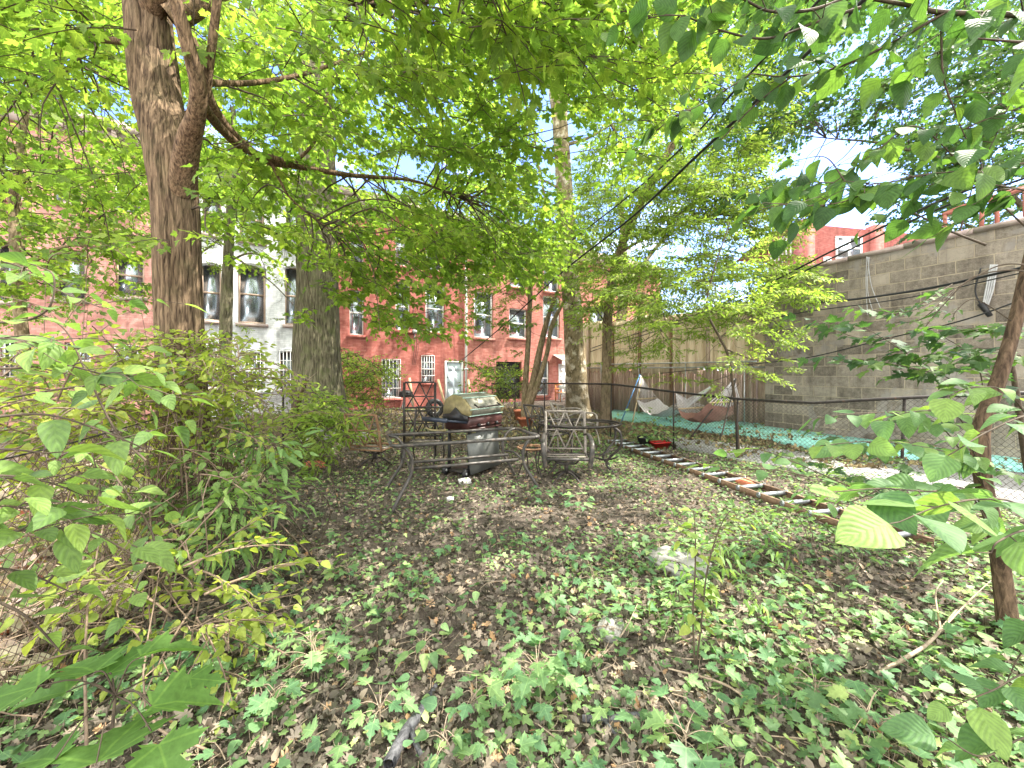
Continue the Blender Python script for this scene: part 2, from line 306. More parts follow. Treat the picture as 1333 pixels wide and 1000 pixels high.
# ------------------------------------------------------------------ world, sun, camera
SUN_EL, SUN_AZ = 56.0, 80.0            # azimuth clockwise from +Y (the view direction)
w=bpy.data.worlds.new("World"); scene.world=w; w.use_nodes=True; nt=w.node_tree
bg=nt.nodes['Background']; sky=N(nt,'ShaderNodeTexSky',sky_type='NISHITA'); sky.sun_disc=False
sky.sun_elevation=R(SUN_EL); sky.sun_rotation=R(SUN_AZ); sky.air_density=1.2; sky.dust_density=.6; sky.ozone_density=1.6
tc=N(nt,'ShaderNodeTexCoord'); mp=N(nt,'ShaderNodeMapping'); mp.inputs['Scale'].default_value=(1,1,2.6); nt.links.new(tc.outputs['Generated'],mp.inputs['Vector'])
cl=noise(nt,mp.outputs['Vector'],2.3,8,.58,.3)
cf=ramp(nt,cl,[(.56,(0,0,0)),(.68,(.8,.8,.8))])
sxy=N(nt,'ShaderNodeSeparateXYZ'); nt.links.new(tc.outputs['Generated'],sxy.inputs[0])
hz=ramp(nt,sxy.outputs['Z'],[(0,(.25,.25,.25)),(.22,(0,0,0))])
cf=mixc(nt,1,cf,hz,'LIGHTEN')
fill_cloud=math_(nt,'SUBTRACT',math_(nt,'MULTIPLY',sxy.outputs['Z'],1.0),math_(nt,'MULTIPLY',sxy.outputs['Y'],.75))   # added bright cloud, unseen overhead and behind, for ambient fill
fill_cloud=math_(nt,'ADD',fill_cloud,math_(nt,'MULTIPLY',cl,.4))
cf=mixc(nt,1,cf,ramp(nt,fill_cloud,[(.30,(0,0,0)),(.62,(1,1,1))]),'LIGHTEN')
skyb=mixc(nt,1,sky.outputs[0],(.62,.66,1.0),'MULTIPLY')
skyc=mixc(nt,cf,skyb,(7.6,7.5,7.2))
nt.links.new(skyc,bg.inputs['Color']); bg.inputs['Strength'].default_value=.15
sl=bpy.data.lights.new('sun','SUN'); sl.energy=3.6; sl.angle=R(.5); sl.color=(1,.93,.82)
so=bpy.data.objects.new('sun',sl); COL.objects.link(so)
az,el=R(SUN_AZ),R(SUN_EL); sd=Vector((math.sin(az)*math.cos(el),math.cos(az)*math.cos(el),math.sin(el)))
so.rotation_euler=sd.to_track_quat('Z','Y').to_euler(); so.location=sd*40
cam=bpy.data.cameras.new('camera'); cam.sensor_width=36; cam.lens=F/1333*36; cam.clip_end=900; cam.clip_start=.05
cam.shift_y=-(500-HY)/1333
co=bpy.data.objects.new('camera',cam); COL.objects.link(co); co.location=(0,0,CH); co.rotation_euler=(R(90),0,0); scene.camera=co
vs=scene.view_settings; vs.view_transform='Standard'; vs.look='None'; vs.gamma=1; vs.exposure=2.32
scene.cycles.use_denoising=True; scene.cycles.max_bounces=8; scene.cycles.transparent_max_bounces=8
scene.cycles.diffuse_bounces=5; scene.cycles.transmission_bounces=6; scene.cycles.sample_clamp_indirect=6

# ------------------------------------------------------------------ leaves
def fan_leaf(outline, cu=.42, zc=.0, cup=.0, droop=.15):
    o=np.array(outline,float); n=len(o)
    V=np.vstack([[0,cu],o]); z=cup*np.abs(V[:,0])-droop*V[:,1]**2
    F_=np.array([[0,1+i,1+(i+1)%n] for i in range(n)])
    return np.column_stack([V,z]),F_,V.copy()
def sym(half): return [(x,y) for x,y in half]+[(-x,y) for x,y in half[::-1] if x!=0]
MAPLE=sym([(0,0),(.07,-.03),(.28,-.10),(.24,.0),(.42,.05),(.36,.13),(.52,.20),(.50,.27),(.64,.38),(.47,.39),(.44,.48),(.33,.44),(.19,.41),(.24,.55),(.34,.66),(.23,.68),(.22,.78),(.12,.76),(.10,.86),(0,1.02)])
MAPLE_S=sym([(0,0),(.32,-.08),(.30,.12),(.58,.36),(.26,.44),(.24,.72),(0,1.0)])
OAKISH=sym([(0,0),(.12,.05),(.10,.18),(.34,.20),(.30,.30),(.14,.36),(.46,.52),(.38,.60),(.18,.58),(.28,.80),(.12,.80),(0,1.0)])
OVAL_S=sym([(0,0),(.24,.18),(.30,.45),(.17,.78),(0,1.0)])
LEAFLET=sym([(0,0),(.17,.3),(.13,.7),(0,1.0)])
def grid_leaf(width, nu=8, tip=1.7, droop=.25, fold=.25, base=.55):
    us=np.linspace(0,1,nu); V=[];uv=[];F_=[]
    for u in us:
        wd=width*(math.sin(math.pi*min(1,u**base*1.0))**.85 if 0<u<1 else .0)*(1-.0*u)
        for v in (-1,-.5,0,.5,1):
            x=v*wd*.5; V.append((x,u,fold*abs(x)-droop*u*u+.012*math.sin(u*40)*abs(v))); uv.append((v*.5,u))
    for i in range(nu-1):
        for j in range(4): a=i*5+j; F_.append((a,a+1,a+6,a+5))
    return np.array(V),np.array(F_),np.array(uv)
def two(a):  # quads to tris
    return np.vstack([a[:,[0,1,2]],a[:,[0,2,3]]]) if a.shape[1]==4 else a
LEAF={'maple':fan_leaf(MAPLE,cu=.30,cup=.18),'maple_s':fan_leaf(MAPLE_S,cup=.15),'oak':fan_leaf(OAKISH,cup=.15,droop=.2),
      'oval_s':fan_leaf(OVAL_S,cup=.25),'leaflet':fan_leaf(LEAFLET,cup=.2)}
for k,(wd,bs_,dr) in {'dog':(.78,.62,.25),'ovate':(.62,.55,.22),'lance':(.27,.6,.35),'shrub':(.58,.62,.2)}.items():
    v,f,uv=grid_leaf(wd,9,base=bs_,droop=dr); LEAF[k]=(v,two(f),uv)
LEAF['dead']=(np.array([(0,0,0),(.28,.12,.16),(.34,.5,.22),(.05,.45,.02),(.10,1,.12),(-.25,.7,.2),(-.33,.3,.12)]),
              np.array([(0,1,3),(1,2,3),(2,4,3),(4,5,3),(5,6,3),(6,0,3)]),np.zeros((7,2)))
LEAF['crumple']=(lambda v,f,u:(v+np.column_stack([0*v[:,0],0*v[:,0],.10*np.sin(v[:,0]*11+1)+.10*np.sin(v[:,1]*9)]),f,u))(*fan_leaf(OAKISH,cup=.5,droop=-.1))
LEAF['blade']=(np.array([(-.02,0,0),(.02,0,0),(-.018,.5,.0),(.018,.5,.0),(0,1,-.12)]),np.array([(0,1,3),(0,3,2),(2,3,4)]),np.zeros((5,2)))

def rotm(yaw,pitch,roll):
    """+Y is the leaf's direction; pitch lifts it, roll turns it about itself, yaw turns about Z. arrays -> (n,3,3)"""
    yaw,pitch,roll=[np.atleast_1d(np.asarray(a,float)) for a in (yaw,pitch,roll)]
    cy,sy,cp,sp,cr,sr=np.cos(yaw),np.sin(yaw),np.cos(pitch),np.sin(pitch),np.cos(roll),np.sin(roll)
    z=np.zeros_like(cy); o=np.ones_like(cy)
    Rz=np.stack([cy,-sy,z,sy,cy,z,z,z,o],-1).reshape(-1,3,3)
    Rx=np.stack([o,z,z,z,cp,-sp,z,sp,cp],-1).reshape(-1,3,3)
    Ry=np.stack([cr,z,sr,z,o,z,-sr,z,cr],-1).reshape(-1,3,3)
    return Rz@Rx@Ry
class Leaves:
    def __init__(s): s.V=[];s.F=[];s.A=[];s.n=0
    def put(s, kind, pos, Rm, size, rnd):
        v,f,uv=LEAF[kind]; pos=np.asarray(pos,float).reshape(-1,3); n=len(pos); size=np.broadcast_to(np.asarray(size,float),(n,))
        rnd=np.broadcast_to(np.asarray(rnd,float),(n,))
        # every leaf its own curl and breadth
        vv=np.broadcast_to(v,(n,)+v.shape).copy(); vv[:,:,0]*=rng.uniform(.82,1.15,n)[:,None]; vv[:,:,2]*=rng.uniform(-.3,2.0,n)[:,None]
        W=np.einsum('nij,nkj->nki',Rm,vv)*size[:,None,None]+pos[:,None,:]
        k=len(v); s.V.append(W.reshape(-1,3)); s.F.append((f[None]+(np.arange(n)*k)[:,None,None]+s.n).reshape(-1,3)); s.n+=n*k
        a=np.empty((n,k,3)); a[:,:,:2]=uv[None]; a[:,:,2]=rnd[:,None]; s.A.append(a.reshape(-1,3))
    def raw(s,V,F_,A): s.V.append(V); s.F.append(F_+s.n); s.A.append(A); s.n+=len(V)
    def build(s,name,mat,parent=None):
        return mesh_obj(name,np.concatenate(s.V),[np.concatenate(s.F)],mat,parent,leaf=np.concatenate(s.A))
def spray(kind, L=.7, n=26, size=.1, droop=.25, lp=-.45, side=3, wing=.6, flat=.35, petiole=.5):
    """one branchlet with its leaves: returns leaf V,F,A and twig V,F"""
    lv=Leaves(); TV=[];TF=[];tn=0
    t=np.linspace(0,1,6); main=np.column_stack([rng.normal(0,.03)*L*np.sin(t*3),t*L,-droop*L*t**2+.05*L*t])
    lines=[(main,.006)]
    for k in range(side):
        i=rng.uniform(.2,.75); b=np.array([np.interp(i,t,main[:,c]) for c in range(3)]); sg=-1 if k%2 else 1
        a=sg*rng.uniform(.6,1.0); ln=L*wing*(1-i*.55)*rng.uniform(.7,1.1); tt=np.linspace(0,1,4)
        lines.append((b+np.column_stack([np.sin(a)*tt*ln,np.cos(a)*tt*ln,rng.normal(0,.08)*tt*ln-droop*ln*tt**2]),.004))
    tot=sum(np.linalg.norm(np.diff(l,axis=0),axis=1).sum() for l,_ in lines)
    for l,r in lines:
        v,f=tube(l,[r,r*.45],3,1,0); TV.append(v);TF.append(f+tn);tn+=len(v)
        ln=np.linalg.norm(np.diff(l,axis=0),axis=1).sum(); m=max(3,int(round(n*ln/tot)))
        s_=np.linspace(.12,1,m); pp=np.column_stack([np.interp(s_,np.linspace(0,1,len(l)),l[:,c]) for c in range(3)])
        d=l[-1]-l[0]; ya=math.atan2(-d[0],d[1]); sg=np.where(np.arange(m)%2,1,-1)*np.where(s_>.97,0.15,1)
        yaw=ya+sg*rng.uniform(.5,1.25,m); pit=rng.normal(lp,.3,m); roll=rng.normal(0,flat,m)
        Rm=rotm(yaw,pit,roll); sz=size*rng.uniform(.6,1.15,m); off=np.einsum('nij,j->ni',rotm(yaw,pit*.3,roll*0),np.array([0,1,0]))*(sz*petiole)[:,None]
        lv.put(kind,pp+off,Rm,sz,rng.uniform(0,1,m))
    return np.concatenate(lv.V),np.concatenate(lv.F),np.concatenate(lv.A),np.concatenate(TV),np.concatenate(TF)
def crown(pos, yaw, scale, temps, jit=.25, pitch0=0.0):
    """many branchlets -> leaf arrays and twig arrays"""
    pos=np.asarray(pos); n=len(pos); which=rng.integers(0,len(temps),n); Lf=Leaves(); TV=[];TF=[];tn=0
    scale=np.broadcast_to(np.asarray(scale,float),(n,))
    for k,(v,f,a,tv,tf) in enumerate(temps):
        I=np.where(which==k)[0]
        if not len(I): continue
        Rm=rotm(yaw[I],rng.normal(pitch0,jit,len(I)),rng.normal(0,jit,len(I)))
        W=np.einsum('nij,kj->nki',Rm,v)*scale[I][:,None,None]+pos[I][:,None,:]
        A=np.broadcast_to(a,(len(I),)+a.shape).copy(); A[:,:,2]=np.clip(A[:,:,2]*.6+rng.uniform(0,.4,len(I))[:,None],0,1)
        kk=len(v); Lf.raw(W.reshape(-1,3),(f[None]+(np.arange(len(I))*kk)[:,None,None]).reshape(-1,3),A.reshape(-1,3))
        W=np.einsum('nij,kj->nki',Rm,tv)*scale[I][:,None,None]+pos[I][:,None,:]; kk=len(tv)
        TV.append(W.reshape(-1,3)); TF.append((tf[None]+(np.arange(len(I))*kk)[:,None,None]).reshape(-1,4)+tn); tn+=W.shape[0]*kk
    return Lf,np.concatenate(TV),np.concatenate(TF)
GAPS=[(1120,205,85,50,.93),(1010,215,40,30,.8),(755,165,22,60,.85),(905,130,30,30,.6),(130,150,60,45,.7),(500,215,95,26,.5),(1140,285,60,22,.9),(1100,330,90,26,.96),
      (1165,60,20,30,.6),(430,95,18,30,.5),(680,110,24,24,.5),(560,395,32,52,.8),(1120,440,120,80,.9),(730,180,48,90,.9),(70,290,45,32,.5),(413,440,50,60,.7),(745,430,14,70,.6),(412,500,30,60,.9),(590,490,70,50,.97),(235,330,40,230,.85),(330,390,72,80,.8)]
def scatter(regions, gaps=True, yawc=None):
    out=[];sc=[]
    for (x0,x1,y0,y1,d0,d1,n,s) in regions:
        px=rng.uniform(x0,x1,n); py=rng.uniform(y0,y1,n); d=rng.uniform(d0,d1,n); keep=np.ones(n,bool)
        if gaps:
            for (gx,gy,rx,ry,pr) in GAPS:
                keep&=~((((px-gx)/rx)**2+((py-gy)/ry)**2<1)&(rng.uniform(0,1,n)<pr))
        p=np.column_stack([(px-CX)/F*d,d,CH-(py-HY)/F*d])[keep]; out.append(p); sc.append(rng.uniform(.8,1.2,len(p))*s)
    return np.vstack(out),np.concatenate(sc)
def wscatter(x0,x1,y0,y1,z0,z1,n,s=1.0):
    return np.column_stack([rng.uniform(x0,x1,n),rng.uniform(y0,y1,n),rng.uniform(z0,z1,n)]),rng.uniform(.8,1.2,n)*s
def densify(l): return catmull(l,6) if len(l)>2 else np.linspace(l[0],l[1],8)
def connect(pos, limbs, frac=.3, r=.010):
    """boughs from the nearest limb out to a share of the branchlets"""
    L=np.vstack([densify(np.asarray(l)) for l in limbs]); V=[];Fq=[];n=0
    for p in pos[rng.uniform(0,1,len(pos))<frac]:
        D=np.linalg.norm(L-p,axis=1)+rng.uniform(0,.8,len(L)); q=L[np.argmin(D)]
        dist=np.linalg.norm(p-q)
        if dist<.15 or dist>2.6: continue
        m1=q*.66+p*.34+rng.normal(0,.07,3)*dist+np.array([0,0,.10*dist]); m2=q*.33+p*.67+rng.normal(0,.05,3)*dist+np.array([0,0,.10*dist])
        v,f=tube([q,m1,m2,p],[r*(.6+.15*dist),r*.7,r*.4,r*.25],4,1,3); V.append(v);Fq.append(f+n);n+=len(v)
    return np.concatenate(V),np.concatenate(Fq)
def trunk_mesh(pts, radii, sides=40, res=24, ridge=.05, flare=None, rf=26, seed=1, lump=.06):
    pts=np.asarray(pts,float); p=catmull(pts,res); rr=np.interp(np.linspace(0,1,len(p)),np.linspace(0,1,len(radii)),radii)
    T,Nn,B=frames(p); a=np.linspace(0,2*math.pi,sides,endpoint=False)
    hgt=np.concatenate([[0],np.cumsum(np.linalg.norm(np.diff(p,axis=0),axis=1))])
    A,H=np.meshgrid(a,hgt)
    nz=vnoise(np.stack([np.cos(A)*rf/3,np.sin(A)*rf/3,H*2.2],-1),seed)
    nz2=vnoise(np.stack([np.cos(A)*1.2+7,np.sin(A)*1.2,H*1.1],-1),seed+5)
    rad=rr[:,None]*(1+ridge*(1-2*np.abs(nz-.5)*2)+lump*(nz2-.5)*2)
    if flare:
        fl=np.exp(-hgt/flare[1])[:,None]; rad*=1+fl*flare[0]*(.55+.45*np.cos(A*flare[2]+seed))
    V=p[:,None,:]+rad[:,:,None]*(np.cos(a)[None,:,None]*Nn[:,None,:]+np.sin(a)[None,:,None]*B[:,None,:])
    m=len(p); i=np.arange(m-1)[:,None]*sides; j=np.arange(sides)[None,:]; k=(j+1)%sides
    return V.reshape(-1,3),np.stack([i+j,i+k,i+sides+k,i+sides+j],-1).reshape(-1,4)
def tree(name,label,cat,trunk,radii,bark,limbs,regions,extra,temps,lmat,group=None,frac=.3,flare=(.5,.35,5),sides=40,gaps=True,limb_mat=None,twigmat='twig',ridge=.05,jit=.25,boughr=.014):
    base=np.array([trunk[0][0],trunk[0][1],0.0]); root=empty(name,base,0,label,cat,group)
    v,f=trunk_mesh(trunk,radii,sides,flare=flare,ridge=ridge,seed=abs(hash(label))%97 if False else len(label))
    mesh_obj('trunk',v-base,[f],M[bark],root,smooth=True)
    paths=[np.asarray(trunk)]
    for l,r in limbs:
        v,f=trunk_mesh(l,r,14,8,ridge=.06,rf=6,seed=len(paths)+3,lump=.1) if len(l)>2 else tube(l,r,8,1,0)
        mesh_obj('limb',v-base,[f],M[limb_mat or bark],root,smooth=True); paths.append(np.asarray(l))
    pos=[];sc=[]
    if regions: a,b=scatter(regions,gaps); pos.append(a);sc.append(b)
    for e in extra: a,b=wscatter(*e); pos.append(a);sc.append(b)
    pos=np.vstack(pos);sc=np.concatenate(sc)
    tx,ty=trunk[len(trunk)//2][:2]
    yaw=np.arctan2(-(pos[:,0]-tx),(pos[:,1]-ty))+rng.normal(0,.9,len(pos))
    Lf,tv,tf=crown(pos,yaw,sc,temps,jit); 
    bv,bf=connect(pos,paths,frac,boughr)
    Lf.V=[x-base for x in Lf.V]; Lf.build('crown',M[lmat],root)
    mesh_obj('branches',np.vstack([tv,bv])-base,[tf,bf+len(tv)],M[twigmat],root,smooth=True)
    return root

# ================================================================== the setting
def ground():
    xs=np.concatenate([np.linspace(-160,-12,14),np.linspace(-11.5,12,190),np.linspace(14,160,14)])
    ys=np.concatenate([np.linspace(-40,-1,10),np.linspace(0,16,150),np.linspace(17,260,24)])
    X,Y=np.meshgrid(xs,ys); Z=gz(X,Y); Z=np.where((np.abs(X)<12)&(Y<16)&(Y>0),Z,Z*0-.01)
    nx=len(xs); i=np.arange(len(ys)-1)[:,None]*nx; j=np.arange(nx-1)[None,:]
    f=np.stack([i+j,i+j+1,i+nx+j+1,i+nx+j],-1).reshape(-1,4)
    m,nt,b=newmat('soil'); v=coords(nt); n=noise(nt,v,7,8,.72); n2=noise(nt,v,70,4,.7)
    c=ramp(nt,math_(nt,'ADD',math_(nt,'MULTIPLY',n,.5),math_(nt,'MULTIPLY',n2,.5)),[(.32,(.035,.027,.022)),(.5,(.085,.066,.052)),(.62,(.16,.125,.10)),(.75,(.24,.19,.15))])
    nt.links.new(c,b.inputs['Base Color']); b.inputs['Roughness'].default_value=.95; bump(nt,n2,b,.9,.02)
    o=mesh_obj('ground',np.stack([X,Y,Z],-1).reshape(-1,3),[f],m,smooth=True)
    tag(o,'brown leaf-strewn earth of the back yards','ground',None,'structure')
ground()
def litter(name,label,n,region,size,mat,test=None,lift=.012):
    x0,x1,y0,y1=region; y=y0+(y1-y0)*rng.uniform(0,1,n)**1.5; x=rng.uniform(x0,x1,n)
    k=np.abs(x)<1.35*y+.6; 
    if test is not None: k&=test(x,y)
    x,y=x[k],y[k]; n=len(x)
    pos=np.column_stack([x,y,gz(x,y)+rng.uniform(.0,lift,n)])
    L=Leaves(); w=rng.integers(0,4,n)
    for i,(kd,sc) in enumerate((('dead',1),('crumple',1.25),('crumple',1.5),('oval_s',1.1))):
        I=w==i; m=I.sum(); L.put(kd,pos[I],rotm(rng.uniform(0,6.28,m),rng.normal(0,.5,m),rng.normal(0,.6,m)),sc*size*rng.uniform(.5,1.25,m),rng.uniform(0,1,m))
    q=rng.uniform(0,1,n)<.0
    tag(L.build(name,M[mat]),label,'leaf litter',None,'stuff')
RT=lambda x,y: (x>2.3)&(y>8.6-.0*x) | (x>3.2)&(y>7.9-(x-3.2)*1.35+.3)
litter('leaf_litter','dry brown and grey dead leaves thickly covering the yard floor',78000,(-6.5,6,1.0,9),.036,'litter')
litter('leaf_litter','coarser curled brown dead leaves lying nearest the front',5200,(-2.6,2.8,1.1,3.2),.044,'litter',None,.03)
litter('leaf_litter','dry leaves tinted sunlit-pale, scattered over the far half of the yard floor',15000,(-8,12,8.5,17),.085,'litter_lit')
litter('leaf_litter','leaves tinted sunlit yellow on the ground beyond the right fence',9000,(2.3,9,6.0,13),.085,'litter_lit',lambda x,y:(x-2.26)*.82+(y-9)*.57>.25)

def twig_litter(n):
    V=[];Fq=[];k=0
    for i in range(n):
        y=1.1+6.5*rng.uniform()**1.7; x=rng.uniform(-1,1)*(1.3*y+.3)
        if x<-1.6-.3*y or x>3.6: continue
        a=rng.uniform(0,6.28); l=rng.uniform(.05,.28)*(.7+.12*y); d=np.array([math.cos(a),math.sin(a),0])*l; b=rng.normal(0,.12)*l
        p=np.array([x,y,float(gz(x,y))+rng.uniform(.012,.035)]); q=p+d*.5+np.array([-d[1],d[0],0])*b/l+np.array([0,0,rng.uniform(0,.02)]); e=p+d+np.array([0,0,rng.normal(0,.012)])
        v,f=tube([p,q,e],[rng.uniform(.0012,.0038),.001],4,1,2); V.append(v);Fq.append(f+k);k+=len(v)
    tag(mesh_obj('twig_litter',np.vstack(V),[np.vstack(Fq)],M['twig_pale']),'small bare twigs strewn over the leaf litter','twigs',None,'stuff')
twig_litter(1500)
def cover_density(x,y):
    n=vnoise(np.stack([x*1.5,y*1.5,0*x],-1),11)*.6+vnoise(np.stack([x*4,y*4,0*x],-1),12)*.4
    px=CX+x/y*F
    b=.27+.68/(1+np.exp(-(x-.15-.08*y)*3.4))              # the ivy-covered right half
    b=np.where(y<2.5,np.maximum(b,.50-.6*np.abs(x-.15)),b)
    b=np.where(y<2.3,np.maximum(b,.42*(x<-.45)),b)
    b=np.where((np.abs(x+.35)<.38)&(y>1.9)&(y<3.0),b*.35,b)
    b=np.where((x<-.55)&(y<3.2)&(y>1.9),np.maximum(b,.45),b)
    b=np.where(y>5.2,b*.75+.10,b)
    return np.clip(b*(n*2.6-.45),0,1)
def cover(name,label,n,region,kinds,size,h,mat,gate=cover_density):
    x0,x1,y0,y1=region; y=y0+(y1-y0)*rng.uniform(0,1,n)**1.35; x=rng.uniform(x0,x1,n)
    k=(rng.uniform(0,1,n)<gate(x,y))&(np.abs(x)<1.33*y+.4); x,y=x[k],y[k]; n=len(x)
    hh=rng.uniform(.15,1,n)*h; pos=np.column_stack([x,y,gz(x,y)+hh])
    w=rng.integers(0,len(kinds),n); L=Leaves(); yaw=rng.uniform(0,6.28,n)
    for i,kd in enumerate(kinds):
        I=w==i; m=I.sum(); L.put(kd,pos[I],rotm(yaw[I],rng.normal(-.15,.28,m),rng.normal(0,.25,m)),size*rng.uniform(.5,1.25,m),rng.uniform(0,1,m))
    # stalks under the nearer leaves
    V=[];Fq=[];nn=0
    for p in pos[(pos[:,1]<3.6)][:3500]:
        q=np.array([p[0]+rng.normal(0,.015),p[1]+rng.normal(0,.015),p[2]-.02-h*.9]); v,f=tube([q,p],[.0016,.001],3,1,0)
        V.append(v);Fq.append(f+nn);nn+=len(v)
    o=L.build(name,M[mat]); tag(o,label,'ground cover',None,'stuff')
    if V: mesh_obj('stalks',np.vstack(V),[np.vstack(Fq)],M['twig_pale'],o)
cover('ground_cover','low ivy and maple seedlings carpeting the yard floor',52000,(-5,6.3,1.1,9.5),['maple_s','maple','oval_s'],.045,.065,'cover')
cover('ground_cover','taller pale green weeds among the ivy near the front',2400,(-2.3,3,1.15,3.6),['maple','maple','ovate'],.068,.12,'seedling')
cover('ground_cover','thin weeds on the ground of the yard beyond the fence',4200,(-8,9,9,16),['oval_s','maple_s'],.09,.16,'cover',lambda x,y: vnoise(np.stack([x,y,0*x],-1),2)*.6)
cover('ground_cover','tangled grassy weeds behind the left wire fence',16000,(-6.5,-1.7,1.2,7.5),['blade','blade','oval_s'],.16,.20,'grassy',lambda x,y: (x< -2.05-(y-1.2)*.28)*.9)

# paved strip, turquoise mat in the right-hand yard
def strip(pts_l, pts_r, z0, h, name, mat, label, cat):
    L_=densify(np.array(pts_l,float)); R_=densify(np.array(pts_r,float)); n=len(L_)
    V=np.vstack([np.column_stack([L_,np.full(n,z0+h)]),np.column_stack([R_,np.full(n,z0+h)]),np.column_stack([L_,np.full(n,z0-.1)]),np.column_stack([R_,np.full(n,z0-.1)])])
    i=np.arange(n-1); f=np.vstack([np.stack([i,i+1,n+i+1,n+i],-1),np.stack([2*n+i,2*n+i+1,i+1,i],-1),np.stack([n+i,n+i+1,3*n+i+1,3*n+i],-1)])
    return tag(mesh_obj(name,V,[f],M[mat]),label,cat,None,'structure')
def g2(px,py): return G(px,py)[:2]
strip([g2(800,534),g2(960,551),g2(1100,571),g2(1360,596)],[g2(792,545),g2(952,568),g2(1100,590),g2(1360,620)],.05,.03,'path','turq','turquoise matting laid along the ground in front of the wall','path')
strip([g2(860,568),g2(960,581),g2(1090,596),g2(1360,622)],[g2(880,582),g2(960,600),g2(1080,622),g2(1360,668)],.0,.045,'pavement','concrete','pale sunlit concrete slab beyond the right fence','pavement')
strip([(-2.2,1.0),(-3.1,2.6),(-5.2,4.4)],[(-5.0,.8),(-5.6,2.2),(-7,3.2)],.0,.05,'pavement','orange_brick','warm brick paving beyond the left wire fence','pavement')

